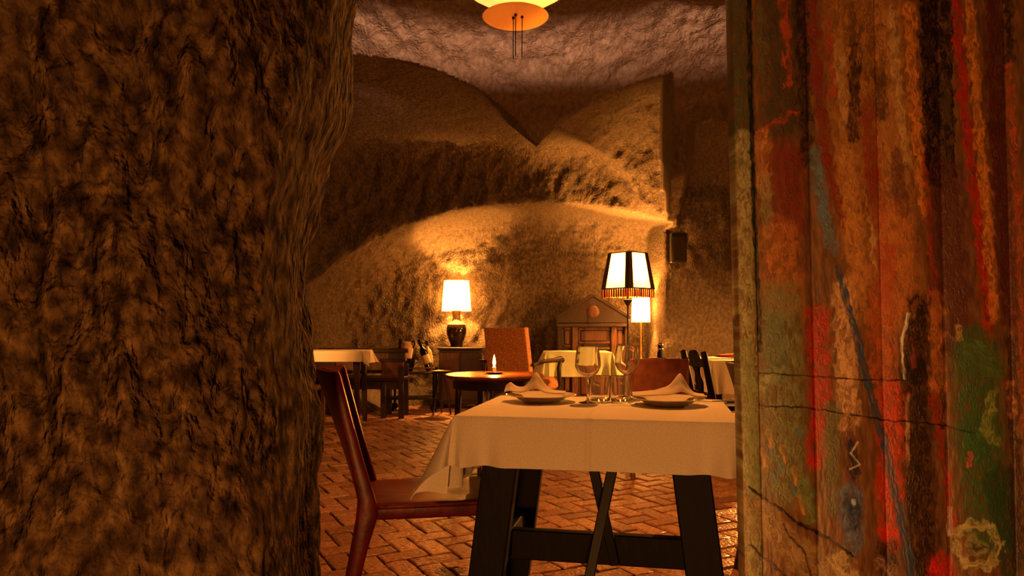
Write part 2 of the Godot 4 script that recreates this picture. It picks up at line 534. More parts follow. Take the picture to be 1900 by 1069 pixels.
func floor_bricks() -> void:
	var fl := obj("floor", MB.new().box(Vector3(0, -0.062, -3.4), Vector3(12.5, 0.1, 14.6), 0.01), M.grout)
	tag(fl, "floor of worn terracotta bricks laid in a slanting herringbone", "", "", "structure")
	var rng := RandomNumberGenerator.new()
	rng.seed = 77
	var shapes := []
	for k in 4:   # four worn bricks: a pillowed top with uneven edges
		var m := MB.new()
		var top := PackedVector3Array()
		var rings := []
		for r in [[1.0, -0.03], [1.0, -0.005], [0.95, 0.0015], [0.80, 0.004]]:
			var ring := PackedVector3Array()
			for p in [[-1, -1], [0, -1], [1, -1], [1, 0], [1, 1], [0, 1], [-1, 1], [-1, 0]]:
				var inset: float = (1.0 - r[0]) * 0.052
				ring.append(Vector3(p[0] * (0.105 - inset) + rng.randf_range(-0.003, 0.003), r[1] + rng.randf_range(-0.0012, 0.0012), p[1] * (0.0505 - inset) + rng.randf_range(-0.003, 0.003)))
			rings.append(ring)
		m.loft(rings)
		shapes.append(m.mesh(60.0))
	var turn := Basis(Vector3.UP, deg_to_rad(28.0))
	var w := 0.110
	var spots := []
	for i in range(-90, 90):
		for j in range(-90, 90):
			var kind := posmod(i - j, 4)
			if kind != 0 and kind != 3: continue
			var c := Vector3((i + 1.0) * w, 0, (j + 0.5) * w) if kind == 0 else Vector3((i + 0.5) * w, 0, (j + 1.0) * w)
			var p := turn * c + Vector3(0.2, 0, -6.0)
			var d := -p.z
			if d < 2.2 or d > 9.7 or absf(p.x) > 3.3: continue
			var b := turn * Basis(Vector3.UP, 0.0 if kind == 0 else PI / 2)
			b = Basis(Vector3(rng.randf_range(-1, 1), 0, rng.randf_range(-1, 1)).normalized(), rng.randf_range(0.0, 0.028)) * b * Basis(Vector3.UP, rng.randf_range(-0.02, 0.02))
			var px := 950.0 + p.x * 1350.0 / d
			spots.append([d if px > 570.0 and px < 1385.0 and d > 2.9 else 100.0 + d, Transform3D(b, p + Vector3(0, rng.randf_range(-0.006, 0.0), 0)), rng.randi() % 4, rng.randi() % 4])
	spots.sort_custom(func(a, b): return a[0] < b[0])
	for k in mini(300, spots.size()):
		var o := obj("brick", shapes[spots[k][2]], M["brick%d" % spots[k][3]], fl)
		o.transform = spots[k][1]
	for s in 4:   # the rest, too small to pick apart
		var mm := MultiMesh.new()
		mm.transform_format = MultiMesh.TRANSFORM_3D
		mm.mesh = shapes[s]
		var mine := []
		for k in range(300, spots.size()):
			if spots[k][3] == s: mine.append(spots[k][1])
		mm.instance_count = mine.size()
		for k in mine.size(): mm.set_instance_transform(k, mine[k])
		var far := MultiMeshInstance3D.new()
		far.name = "distant_bricks"
		far.multimesh = mm
		far.material_override = M["brick%d" % s]
		far.set_meta("kind", "stuff")
		fl.add_child(far, true)

# ---- the painted door: an abstract oil painting, stroke by stroke, in the door's own flat coordinates
const PX0 := 1366.0
const PY0 := -130.0
const PW := 660
const PH := 1330
var paint := PackedColorArray()
var ridge := PackedFloat32Array()

func stroke(pts: Array, w0: float, w1: float, c: Color, alpha := 0.85, soft := 0.6, wob := 11.0) -> void:
	var col := Color(pow(c.r, 2.2), 1.9 * pow(c.g, 2.2), 5.0 * pow(c.b, 2.2))
	for k in pts.size() - 1:
		var a: Vector2 = pts[k] - Vector2(PX0, PY0)
		var b: Vector2 = pts[k + 1] - Vector2(PX0, PY0)
		var dir := (b - a)
		var ln := maxf(dir.length(), 0.01)
		dir /= ln
		var n := pts.size() - 1.0
		var wa := lerpf(w0, w1, k / n)
		var wb := lerpf(w0, w1, (k + 1) / n)
		var m := maxf(wa, wb) / 2.0 + wob + 2.0
		for y in range(maxi(0, int(minf(a.y, b.y) - m)), mini(PH, int(maxf(a.y, b.y) + m) + 1)):
			for x in range(maxi(0, int(minf(a.x, b.x) - m)), mini(PW, int(maxf(a.x, b.x) + m) + 1)):
				var p := Vector2(x, y)
				p.x += wob * noise.get_noise_2d(x * 2.6 + w0 * 31.0, y * 1.1)
				p.y += wob * noise.get_noise_2d(x * 1.3 + 900.0, y * 1.3 + w0 * 7.0)
				var t := clampf((p - a).dot(dir) / ln, 0.0, 1.0)
				var half := lerpf(wa, wb, t) / 2.0
				var dist := (p - a - dir * (t * ln)).length()
				if dist > half: continue
				var s := (p - a).cross(dir)
				var bristle := noise.get_noise_2d(s * 5.0 + w0 * 13.0, (p - a).dot(dir) * 0.8 + k * 57.0)
				var al := alpha * smoothstep(half, half * (1.0 - soft), dist) * clampf(0.85 + 0.9 * bristle, 0.0, 1.0)
				var i := y * PW + x
				paint[i] = paint[i].lerp(col * (1.0 + 0.7 * bristle), al)
				ridge[i] = lerpf(ridge[i], 0.5 + 0.5 * bristle, al)

func painted_door() -> void:
	noise.frequency = 0.03
	noise.fractal_octaves = 3
	noise.seed = 3
	paint.resize(PW * PH)
	ridge.resize(PW * PH)
	for y in PH:
		for x in PW:
			var n := noise.get_noise_2d(x * 2.0, y * 0.5) * 0.5 + 0.5
			paint[y * PW + x] = Color(0.10, 0.05, 0.026).lerp(Color(0.30, 0.14, 0.05), n * n)
			ridge[y * PW + x] = n
	var V := func(x: float, y: float) -> Vector2: return Vector2(x, y)
	var ochre := Color(0.72, 0.46, 0.22)
	var orange := Color(0.78, 0.38, 0.13)
	var red := Color(0.62, 0.12, 0.06)
	var deep := Color(0.45, 0.12, 0.06)
	var black := Color(0.11, 0.06, 0.045)
	var olive := Color(0.46, 0.40, 0.18)
	var green := Color(0.20, 0.28, 0.11)
	var grey := Color(0.34, 0.33, 0.27)
	var maroon := Color(0.30, 0.12, 0.09)
	# the left stile and its dark green groove
	stroke([V.call(1384, -130), V.call(1388, 300)], 50, 46, Color(0.24, 0.22, 0.11))
	stroke([V.call(1388, 260), V.call(1390, 700), V.call(1392, 1200)], 46, 50, Color(0.58, 0.44, 0.22))
	stroke([V.call(1386, 640), V.call(1394, 900)], 30, 40, olive, 0.7)
	# upper half
	stroke([V.call(1460, -130), V.call(1462, 230)], 110, 100, Color(0.24, 0.18, 0.10))
	stroke([V.call(1425, 20), V.call(1430, 130)], 26, 20, Color(0.36, 0.29, 0.13), 0.6)
	stroke([V.call(1504, -130), V.call(1508, 300)], 40, 34, black)
	stroke([V.call(1470, -130), V.call(1474, 60), V.call(1478, 165)], 34, 14, Color(0.62, 0.22, 0.09), 0.95)
	stroke([V.call(1465, 300), V.call(1470, 420)], 110, 90, deep, 0.75)
	stroke([V.call(1412, 250), V.call(1455, 225), V.call(1495, 205)], 16, 12, Color(0.60, 0.20, 0.08))
	stroke([V.call(1425, 255), V.call(1428, 360)], 42, 30, Color(0.66, 0.34, 0.14))
	stroke([V.call(1525, 285), V.call(1535, 400), V.call(1555, 470)], 36, 26, grey, 0.9)
	stroke([V.call(1430, 330), V.call(1432, 430)], 30, 30, Color(0.50, 0.40, 0.20), 0.6)
	stroke([V.call(1455, 440), V.call(1460, 560)], 100, 100, Color(0.66, 0.32, 0.12), 0.75)
	stroke([V.call(1620, -130), V.call(1630, 250), V.call(1645, 560)], 210, 190, Color(0.62, 0.33, 0.13), 0.9)
	stroke([V.call(1520, -130), V.call(1530, 150), V.call(1545, 300), V.call(1575, 420)], 26, 34, deep, 0.9)
	stroke([V.call(1550, 40), V.call(1560, 180)], 16, 20, Color(0.60, 0.20, 0.08), 0.8)
	stroke([V.call(1595, 20), V.call(1600, 90)], 26, 20, Color(0.35, 0.20, 0.10), 0.8)
	stroke([V.call(1570, 90), V.call(1580, 240)], 30, 26, ochre, 0.6)
	stroke([V.call(1600, 90), V.call(1598, 170), V.call(1595, 260)], 20, 34, black, 0.8)
	stroke([V.call(1645, 140), V.call(1650, 220)], 40, 30, black, 0.7)
	stroke([V.call(1622, 200), V.call(1630, 330), V.call(1640, 420)], 40, 46, Color(0.54, 0.17, 0.08), 0.85)
	stroke([V.call(1672, 30), V.call(1680, 180), V.call(1695, 310)], 26, 22, ochre, 0.7)
	stroke([V.call(1705, 20), V.call(1712, 250), V.call(1722, 400)], 30, 24, orange, 0.85)
	stroke([V.call(1575, 290), V.call(1590, 420), V.call(1600, 540)], 44, 50, Color(0.74, 0.40, 0.16), 0.7)
	stroke([V.call(1675, 290), V.call(1680, 400)], 30, 40, maroon, 0.7)
	stroke([V.call(1728, 300), V.call(1735, 420), V.call(1740, 560)], 18, 22, Color(0.60, 0.18, 0.08), 0.8)
	stroke([V.call(1660, 420), V.call(1668, 560)], 110, 120, Color(0.72, 0.33, 0.12), 0.55)
	stroke([V.call(1625, 410), V.call(1630, 520)], 14, 10, Color(0.80, 0.52, 0.26), 0.7)
	stroke([V.call(1650, 470), V.call(1650, 560)], 60, 40, red, 0.6)
	stroke([V.call(1752, -130), V.call(1756, 330)], 66, 62, Color(0.10, 0.045, 0.035), 0.97, 0.15)
	stroke([V.call(1765, 330), V.call(1775, 640)], 86, 90, maroon, 0.9)
	stroke([V.call(1765, 150), V.call(1770, 240)], 26, 20, Color(0.30, 0.18, 0.09), 0.6)
	stroke([V.call(1782, -130), V.call(1800, 180), V.call(1822, 420), V.call(1840, 640)], 26, 30, Color(0.62, 0.12, 0.06), 0.95)
	stroke([V.call(1808, -60), V.call(1822, 150), V.call(1835, 330), V.call(1850, 600)], 24, 30, orange, 0.85)
	stroke([V.call(1858, -130), V.call(1862, 250), V.call(1878, 600)], 50, 52, Color(0.32, 0.11, 0.08), 0.95)
	stroke([V.call(1890, -130), V.call(1888, 120)], 30, 26, Color(0.09, 0.04, 0.03), 0.9)
	stroke([V.call(1885, 130), V.call(1898, 400), V.call(1905, 800)], 16, 26, Color(0.60, 0.22, 0.09), 0.9)
	stroke([V.call(1960, -130), V.call(1975, 500), V.call(1975, 1200)], 110, 110, Color(0.36, 0.15, 0.08), 0.9)
	# lower half
	stroke([V.call(1455, 560), V.call(1455, 900)], 110, 110, Color(0.42, 0.35, 0.17), 0.85)
	stroke([V.call(1440, 600), V.call(1445, 690)], 50, 60, Color(0.36, 0.34, 0.19), 0.7)
	stroke([V.call(1405, 720), V.call(1450, 690)], 30, 20, Color(0.55, 0.45, 0.22), 0.6)
	stroke([V.call(1520, 590), V.call(1522, 740), V.call(1508, 860)], 64, 40, red, 0.95)
	stroke([V.call(1570, 540), V.call(1572, 700), V.call(1575, 790)], 56, 50, Color(0.78, 0.48, 0.24), 0.85)
	stroke([V.call(1545, 760), V.call(1540, 950)], 40, 30, Color(0.34, 0.30, 0.15), 0.8)
	stroke([V.call(1575, 790), V.call(1578, 900)], 30, 24, Color(0.36, 0.17, 0.10), 0.7)
	stroke([V.call(1640, 560), V.call(1640, 740)], 70, 70, Color(0.66, 0.26, 0.10), 0.85)
	stroke([V.call(1660, 740), V.call(1648, 900), V.call(1650, 1010)], 80, 60, Color(0.70, 0.17, 0.07), 0.9)
	stroke([V.call(1628, 990), V.call(1652, 1000)], 26, 26, Color(0.80, 0.10, 0.06), 0.8)
	stroke([V.call(1708, 570), V.call(1700, 700), V.call(1705, 1060)], 60, 84, Color(0.15, 0.075, 0.05), 0.95)
	stroke([V.call(1742, 560), V.call(1740, 730)], 38, 34, Color(0.68, 0.32, 0.13), 0.85)
	stroke([V.call(1735, 740), V.call(1755, 900), V.call(1762, 990)], 24, 16, Color(0.58, 0.15, 0.08), 0.8)
	stroke([V.call(1690, 590), V.call(1676, 640), V.call(1680, 710)], 9, 8, Color(0.85, 0.66, 0.44), 0.9, 0.6, 3.0)
	stroke([V.call(1700, 640), V.call(1697, 690)], 14, 10, Color(0.45, 0.16, 0.10), 0.8)
	stroke([V.call(1685, 740), V.call(1682, 870)], 10, 8, Color(0.74, 0.44, 0.24), 0.6, 0.5, 4.0)
	stroke([V.call(1812, 660), V.call(1815, 820), V.call(1830, 1000)], 120, 120, green, 0.9)
	stroke([V.call(1808, 655), V.call(1845, 690)], 60, 60, Color(0.31, 0.33, 0.13), 0.7)
	stroke([V.call(1780, 615), V.call(1783, 640)], 16, 10, ochre, 0.6)
	stroke([V.call(1842, 740), V.call(1830, 810), V.call(1850, 830)], 30, 24, Color(0.50, 0.42, 0.15), 0.8)
	stroke([V.call(1850, 900), V.call(1870, 1060)], 80, 70, Color(0.15, 0.20, 0.09), 0.85)
	stroke([V.call(1880, 640), V.call(1884, 1060)], 24, 30, Color(0.22, 0.11, 0.07), 0.9)
	stroke([V.call(1876, 725), V.call(1878, 780)], 20, 18, Color(0.66, 0.32, 0.14), 0.8)
	stroke([V.call(1798, 850), V.call(1798, 875)], 12, 9, Color(0.68, 0.26, 0.18), 0.8)
	stroke([V.call(1578, 830), V.call(1585, 880)], 22, 30, Color(0.13, 0.11, 0.12), 0.9)
	stroke([V.call(1590, 825), V.call(1576, 845), V.call(1592, 865), V.call(1574, 875)], 6, 5, Color(0.72, 0.55, 0.36), 0.8, 0.6, 2.0)
	stroke([V.call(1573, 920), V.call(1576, 1010)], 60, 56, Color(0.34, 0.33, 0.30), 0.8)
	stroke([V.call(1577, 935), V.call(1579, 980)], 44, 34, Color(0.14, 0.15, 0.17), 0.95)
	stroke([V.call(1579, 933), V.call(1580, 938)], 12, 12, Color(0.66, 0.55, 0.45), 0.9, 0.6, 2.0)
	for p in [[1425, 830], [1442, 862], [1466, 905], [1430, 880], [1480, 800]]: stroke([V.call(p[0], p[1]), V.call(p[0] + 4, p[1] + 14)], 16, 13, Color(0.24, 0.32, 0.26), 0.75, 0.6, 3.0)
	for p in [[1412, 835], [1450, 830], [1470, 870], [1482, 925], [1425, 800]]: stroke([V.call(p[0], p[1]), V.call(p[0] + 6, p[1] + 30)], 14, 9, Color(0.72, 0.42, 0.16), 0.7, 0.6, 3.0)
	stroke([V.call(1492, 905), V.call(1502, 965)], 36, 28, Color(0.38, 0.40, 0.17), 0.7)
	stroke([V.call(1390, 940), V.call(1480, 1030), V.call(1540, 1100)], 60, 90, Color(0.56, 0.36, 0.17), 0.8)
	stroke([V.call(1550, 1040), V.call(1580, 1100)], 50, 60, Color(0.70, 0.48, 0.24), 0.8)
	stroke([V.call(1640, 1020), V.call(1640, 1060)], 50, 60, Color(0.15, 0.07, 0.05), 0.9)
	stroke([V.call(1625, 1050), V.call(1650, 1075)], 26, 30, Color(0.60, 0.36, 0.22), 0.7)
	stroke([V.call(1740, 1060), V.call(1745, 1140)], 70, 70, Color(0.76, 0.10, 0.07), 0.85)
	stroke([V.call(1770, 1000), V.call(1790, 985), V.call(1830, 985), V.call(1850, 1020), V.call(1830, 1060), V.call(1785, 1060), V.call(1768, 1020)], 24, 24, Color(0.66, 0.48, 0.23), 0.85)
	stroke([V.call(1800, 1022), V.call(1812, 1026)], 50, 44, Color(0.55, 0.40, 0.20), 0.7)
	stroke([V.call(1804, 1020), V.call(1812, 1026)], 24, 20, Color(0.16, 0.09, 0.06), 0.9)
	stroke([V.call(1760, 950), V.call(1756, 1000)], 10, 12, Color(0.74, 0.50, 0.34), 0.6, 0.5, 3.0)
	# dark lines drawn over all: the slanting shaft, cracks, outlines
	stroke([V.call(1406, -130), V.call(1407, 400), V.call(1413, 650)], 15, 11, Color(0.07, 0.11, 0.055), 0.97, 0.3, 3.0)
	stroke([V.call(1560, 500), V.call(1585, 600), V.call(1612, 720), V.call(1640, 830), V.call(1668, 970), V.call(1690, 1100)], 14, 22, Color(0.23, 0.22, 0.21), 0.97, 0.25, 3.0)
	stroke([V.call(1412, 692), V.call(1500, 700), V.call(1600, 709), V.call(1680, 712)], 4, 4, black, 0.95, 0.5, 3.0)
	stroke([V.call(1410, 752), V.call(1480, 757), V.call(1560, 770), V.call(1640, 785), V.call(1740, 795), V.call(1800, 812)], 5, 4, black, 0.95, 0.5, 3.0)
	stroke([V.call(1384, 903), V.call(1430, 935), V.call(1480, 975), V.call(1530, 1000), V.call(1575, 1035)], 7, 8, black, 0.95, 0.5, 4.0)
	stroke([V.call(1384, 1010), V.call(1430, 1050), V.call(1470, 1090)], 7, 6, Color(0.20, 0.11, 0.06), 0.85, 0.5, 4.0)
	stroke([V.call(1450, 975), V.call(1462, 1000), V.call(1490, 1030), V.call(1500, 1080)], 7, 6, Color(0.20, 0.10, 0.06), 0.8, 0.5, 4.0)
	stroke([V.call(1750, 720), V.call(1750, 800)], 10, 8, black, 0.8)
	var im := Image.create(PW, PH, false, Image.FORMAT_RGB8)
	var hi := Image.create(PW, PH, false, Image.FORMAT_RGB8)
	for y in PH:
		for x in PW:
			im.set_pixel(x, y, paint[y * PW + x].clamp().linear_to_srgb())
			var r := clampf(ridge[y * PW + x], 0.0, 1.0)
			hi.set_pixel(x, y, Color(r, r, r))
	var m := mat("painting", Color(1, 1, 1), 0.5)
	m.albedo_texture = ImageTexture.create_from_image(im)
	m.heightmap_enabled = true
	m.heightmap_texture = ImageTexture.create_from_image(hi)
	m.heightmap_scale = 0.25
	var door := thing("door_1", "old wooden door covered in abstract red, green and ochre oil painting", "door", Vector3(0.528, -0.02, -1.62), 0.0)
	door.set_meta("kind", "structure")
	door.rotation_degrees.z = 1.3
	var k := 1.62 / 1350.0
	# painted boards, each standing a little differently, with open joints between them
	var cuts := [1374.0, 1409.0, 1512.0, 1640.0, 1756.0, 1880.0, 2010.0]
	for b in cuts.size() - 1:
		var name_of := "stile" if b == 0 else "board"
		var x0: float = (cuts[b] - 1374.0) * k + (0.0007 if b else 0.0)
		var x1: float = (cuts[b + 1] - 1374.0) * k - 0.0007
		var y0 := 1.05 - (1190.0 - 604.0) * k
		var y1 := 1.05 - (-120.0 - 604.0) * k
		var z: float = 0.006 if b == 0 else [0.0, 0.0012, -0.0008, 0.0008, -0.0005][b - 1]
		var v := PackedVector3Array()
		var n := PackedVector3Array()
		var uv := PackedVector2Array()
		var ix := PackedInt32Array()
		var t := 0.045
		var bv := 0.003
		var prof := [[x0, z - t, Vector3.LEFT], [x0, z - bv, Vector3(-1, 0, 0.3)], [x0 + bv, z, Vector3(-0.3, 0, 1)], [x1 - bv, z, Vector3(0.3, 0, 1)], [x1, z - bv, Vector3(1, 0, 0.3)], [x1, z - t, Vector3.RIGHT]]
		for p in prof:
			for yy in [y0, y1]:
				v.append(Vector3(p[0], yy + 0.02, p[1]))
				n.append((p[2] as Vector3).normalized())
				uv.append(Vector2((p[0] / k + 1374.0 - PX0) / PW, ((1.05 - yy) / k + 604.0 - PY0) / PH))
		for i in 5: ix.append_array([2 * i, 2 * i + 1, 2 * i + 3, 2 * i, 2 * i + 3, 2 * i + 2])
		ix.append_array([0, 10, 11, 0, 11, 1])
		obj(name_of, MB.arrays(v, n, ix, uv), m, door)
	obj("back_panel", MB.new().box(Vector3(0.38, 1.1, -0.060), Vector3(0.74, 2.15, 0.03)), M.dark_wood, door)
	obj("lower_board", MB.new().box(Vector3(0.38, 0.195, -0.02), Vector3(0.74, 0.29, 0.045)), M.dark_wood, door)

# ---- furniture
func front_table() -> void:
	var t := thing("dining_table", "black wooden trestle dining table in front, under the long white cloth", "table", Vector3(0.3285, 0, -2.6875), -11.5)
	obj("tabletop", MB.new().box(Vector3(0, 0.724, 0), Vector3(0.90, 0.044, 0.70), 0.004), M.black_wood, t)
	for sx in [-1, 1]:
		for sz in [-1, 1]:
			obj("leg", MB.new().bar(Vector3(sx * 0.295, 0.705, sz * 0.30), Vector3(sx * 0.385, 0.0, sz * 0.31), Vector2(0.118, 0.06), Vector2(0.118, 0.06), Vector3.RIGHT, 0.005), M.black_wood, t)
		obj("crossbar", MB.new().bar(Vector3(sx * 0.355, 0.235, -0.28), Vector3(sx * 0.355, 0.235, 0.28), Vector2(0.05, 0.10), Vector2(0.05, 0.10), Vector3.RIGHT), M.black_wood, t)
	obj("stretcher", MB.new().box(Vector3(0, 0.228, 0.0), Vector3(0.70, 0.112, 0.045), 0.005), M.black_wood, t)
	obj("iron_brace", MB.new().bar(Vector3(0.085, 0.702, 0.22), Vector3(-0.06, 0.0, 0.33), Vector2(0.036, 0.022), Vector2(0.032, 0.022), Vector3.RIGHT, 0.003), M.iron, t)
	obj("iron_brace", MB.new().bar(Vector3(-0.055, 0.702, 0.10), Vector3(0.055, 0.18, 0.035), Vector2(0.036, 0.020), Vector2(0.034, 0.020), Vector3.RIGHT, 0.003), M.iron, t)

func drape(u: float, v: float, w: float, dp: float, top: float, drops: Array, nz: float) -> Vector3:   # a cloth laid over a table w wide and dp deep; drops: left, right, back, front
	var x := lerpf(-w / 2 - drops[0], w / 2 + drops[1], u)
	var z := lerpf(-dp / 2 - drops[2], dp / 2 + drops[3], v)
	var ox := maxf(absf(x) - w / 2, 0.0)
	var oz := maxf(absf(z) - dp / 2, 0.0)
	var cx := clampf(x, -w / 2, w / 2)
	var cz := clampf(z, -dp / 2, dp / 2)
	var sx := signf(x)
	var sz := signf(z)
	var p := Vector3(cx, top, cz)
	var r := sqrt(ox * ox + oz * oz)
	if r <= 0.0:
		p.y += 0.0012 * noise.get_noise_2d(x * 300.0 + nz, z * 300.0)
		return p
	var ph := atan2(oz, ox)
	var side := cos(ph) * cos(ph)   # 1 on the x side, 0 on the z side
	var flare := 0.05 * r
	var rip := 0.0
	if ox > 0.0 and oz > 0.0:   # the corner hangs in a fold that stands out
		var k := sin(2.0 * ph)
		var outw := r * (0.10 + 0.36 * pow(k, 0.8))
		p += Vector3(sx * outw * 0.72, 0, sz * outw * 0.62)
		p += Vector3(sx, 0, -sz) * r * 0.17 * sin(4.0 * ph)
		p.y -= sqrt(maxf(r * r - outw * outw * 0.8, 0.0)) * (1.0 - 0.03 * k)
	else:
		var along := x if oz > 0.0 else z
		var half := (w if oz > 0.0 else dp) / 2.0
		var near := smoothstep(half - 0.24, half, absf(along))
		rip = r * (0.08 * noise.get_noise_2d(along * 140.0 + nz, r * 60.0 + 7.0) + 0.20 * near * sin(absf(half - absf(along)) * 44.0) * (1.0 - smoothstep(half - 0.03, half, absf(along))))
		var outw := r * 0.10 + rip
		if oz > 0.0: p.z += sz * outw
		else: p.x += sx * outw
		p.y -= r * 0.995
	# soften the bend over the edge
	var soft := exp(-r / 0.006) * 0.003
	p += Vector3(sx if ox > 0 else 0.0, 0, sz if oz > 0 else 0.0) * (0.004 - soft)
	p.y += 0.0
	return p

func cloth_mesh(w: float, dp: float, top: float, drops: Array, nz: float, nu := 90, nv := 80, crease := false) -> MB:
	var m := MB.new()
	# more lines near the bends
	var us := _lines(w, drops[0], drops[1], nu)
	if crease:
		for o in [-0.024, -0.018, -0.012, -0.006, 0.0]: us.append((drops[0] + w / 2 + o) / (w + drops[0] + drops[1]))
		us.sort()
	var vs := _lines(dp, drops[2], drops[3], nv)
	m.sheet(us.size() - 1, vs.size() - 1, func(a: float, b: float) -> Vector3:
		var u: float = us[int(round(a * (us.size() - 1)))]
		var v: float = vs[int(round(b * (vs.size() - 1)))]
		var p := drape(u, v, w, dp, top, drops, nz)
		if crease:
			var x := lerpf(-w / 2 - drops[0], w / 2 + drops[1], u)
			var lift := 0.006 * maxf(0.0, 1.0 - absf(x + 0.012) / 0.012)
			if p.y > top - 0.001: p.y += lift * 0.5
			else: p.z += lift
		return p, 0.0022)
	return m

func _lines(w: float, a: float, b: float, n: int) -> Array:
	var whole := w + a + b
	var out := []
	for k in n + 1: out.append(float(k) / n)
	for e in [a / whole, (a + w) / whole]:
		for o in [-0.010, -0.004, 0.0, 0.004, 0.010, 0.02]: out.append(clampf(e + o / whole, 0.0, 1.0))
	out.sort()
	var thin := [out[0]]
	for k in range(1, out.size()):
		if out[k] - thin[-1] > 0.0015 / whole: thin.append(out[k])
	return thin

func leather_chair(called: String, label: String, m: Material, at: Vector3, turn: float) -> Node3D:   # faces its own +x; leather stitched over the whole frame, legs too
	var t := thing(called, label, "chair", at, turn)
	# a backrest bowed backwards between its two uprights
	var sec := func(h: float) -> PackedVector3Array:
		var y := lerpf(0.40, 0.895, h)
		var back := -0.205 - 0.085 * h - 0.012 * h * h
		var bow := 0.068 * pow(h, 1.1)
		var r := PackedVector3Array()
		for side in [0, 1]:
			for k in 17:
				var w: float = -1.0 + k / 8.0
				if side: w = -w
				var th := 0.010 + 0.004 * (1.0 - w * w)
				r.append(Vector3(back - bow * (1.0 - w * w) + (th if side == 0 else -th), y - 0.006 * w * w, w * 0.200))
		return r
	var rings := []
	for k in 15: rings.append(sec.call(k / 14.0))
	var lid := PackedVector3Array()
	for p in rings[-1]: lid.append(Vector3(p.x, p.y + 0.006, p.z * 0.99))
	rings.append(lid)
	obj("backrest", MB.new().loft(rings), m, t, 50.0)
	for s in [-1, 1]:
		var post := MB.new()
		var pr := []
		for q in [[-0.285, 0.0, 0.036, 0.036], [-0.255, 0.14, 0.042, 0.038], [-0.222, 0.30, 0.052, 0.040], [-0.196, 0.42, 0.074, 0.042], [-0.200, 0.47, 0.060, 0.040], [-0.232, 0.60, 0.046, 0.036], [-0.268, 0.75, 0.038, 0.032], [-0.300, 0.885, 0.032, 0.028], [-0.302, 0.897, 0.020, 0.018]]:
			var ring := PackedVector3Array()
			for k in 12:
				var c := Vector2(cos(TAU * k / 12.0), sin(TAU * k / 12.0))
				c = Vector2(signf(c.x) * pow(absf(c.x), 0.55), signf(c.y) * pow(absf(c.y), 0.55))
				ring.append(Vector3(q[0] + c.x * q[2] / 2, q[1], s * 0.197 + c.y * q[3] / 2))
			pr.append(ring)
		obj("rear_leg", post.loft(pr), m, t, 50.0)
		obj("front_leg", MB.new().bar(Vector3(0.235, 0.41, s * 0.188), Vector3(0.248, 0.0, s * 0.192), Vector2(0.042, 0.042), Vector2(0.032, 0.032), Vector3.RIGHT, 0.008), m, t)
	var seat := MB.new()
	var sr := []
	for q in [[0.398, 0.965], [0.405, 1.0], [0.436, 1.0], [0.447, 0.985], [0.452, 0.93], [0.449, 0.70], [0.445, 0.3]]:
		var ring := PackedVector3Array()
		for k in 32:
			var c := Vector2(cos(TAU * k / 32.0), sin(TAU * k / 32.0))
			c = Vector2(signf(c.x) * pow(absf(c.x), 0.22), signf(c.y) * pow(absf(c.y), 0.22))
			ring.append(Vector3(0.03 + c.x * 0.233 * q[1], q[0], c.y * 0.207 * q[1]))
		sr.append(ring)
	obj("seat", seat.loft(sr), m, t, 50.0)
	for s in [-1, 1]:
		var seam := []
		for k in 9: seam.append(Vector3(-0.19 + 0.445 * k / 8.0, 0.437, s * 0.2095))
		obj("seam", MB.new().tube(seam, [0.0022], 6), m, t)
	return t

func plate(label: String, at: Vector3) -> void:
	var m := MB.new().lathe(Vector3.ZERO, [Vector2(0.0, 0.004), Vector2(0.078, 0.004), Vector2(0.088, 0.007), Vector2(0.100, 0.016), Vector2(0.136, 0.025), Vector2(0.138, 0.0265), Vector2(0.135, 0.0275), Vector2(0.100, 0.0195), Vector2(0.090, 0.011), Vector2(0.080, 0.0085), Vector2(0.0, 0.008)], 48)
	var t := thing("dinner_plate", label, "plate", at, 0.0, "plates on the front table")
	obj("dish", m, M.china, t, 30.0)
	obj("foot_ring", MB.new().lathe(Vector3.ZERO, [Vector2(0.070, 0.0), Vector2(0.076, 0.0), Vector2(0.077, 0.006), Vector2(0.069, 0.006)], 40, Basis(), true), M.china, t)

func napkin(label: String, at: Vector3, turn: float, ln: float, wd: float, bumps: Array) -> void:   # a cloth napkin folded over itself: bumps are (u, v, height, spread)
	var m := MB.new()
	m.sheet(44, 26, func(u: float, v: float) -> Vector3:
		var x := (u - 0.5) * ln
		var z := (v - 0.5) * wd * (1.0 - 0.35 * absf(u - 0.45))
		var h := 0.006 + 0.005 * sin(u * 9.0 + v * 4.0) * (1.0 - absf(2.0 * v - 1.0))
		for b in bumps:
			var du: float = (u - b[0]) / b[3]
			var dv: float = (v - b[1]) / 0.55
			h += b[2] * exp(-pow(absf(du), 1.6) * 0.9 - dv * dv * 1.1) * (1.0 + 0.12 * sin(v * 14.0))
		h *= 1.0 - 0.35 * pow(absf(2.0 * v - 1.0), 4.0)
		return Vector3(x, h, z), 0.005)
	var o := obj("napkin", m, M.napkin, null, 60.0)
	o.position = at
	o.rotation_degrees.y = turn
	tag(o, label, "napkin", "napkins on the front table")

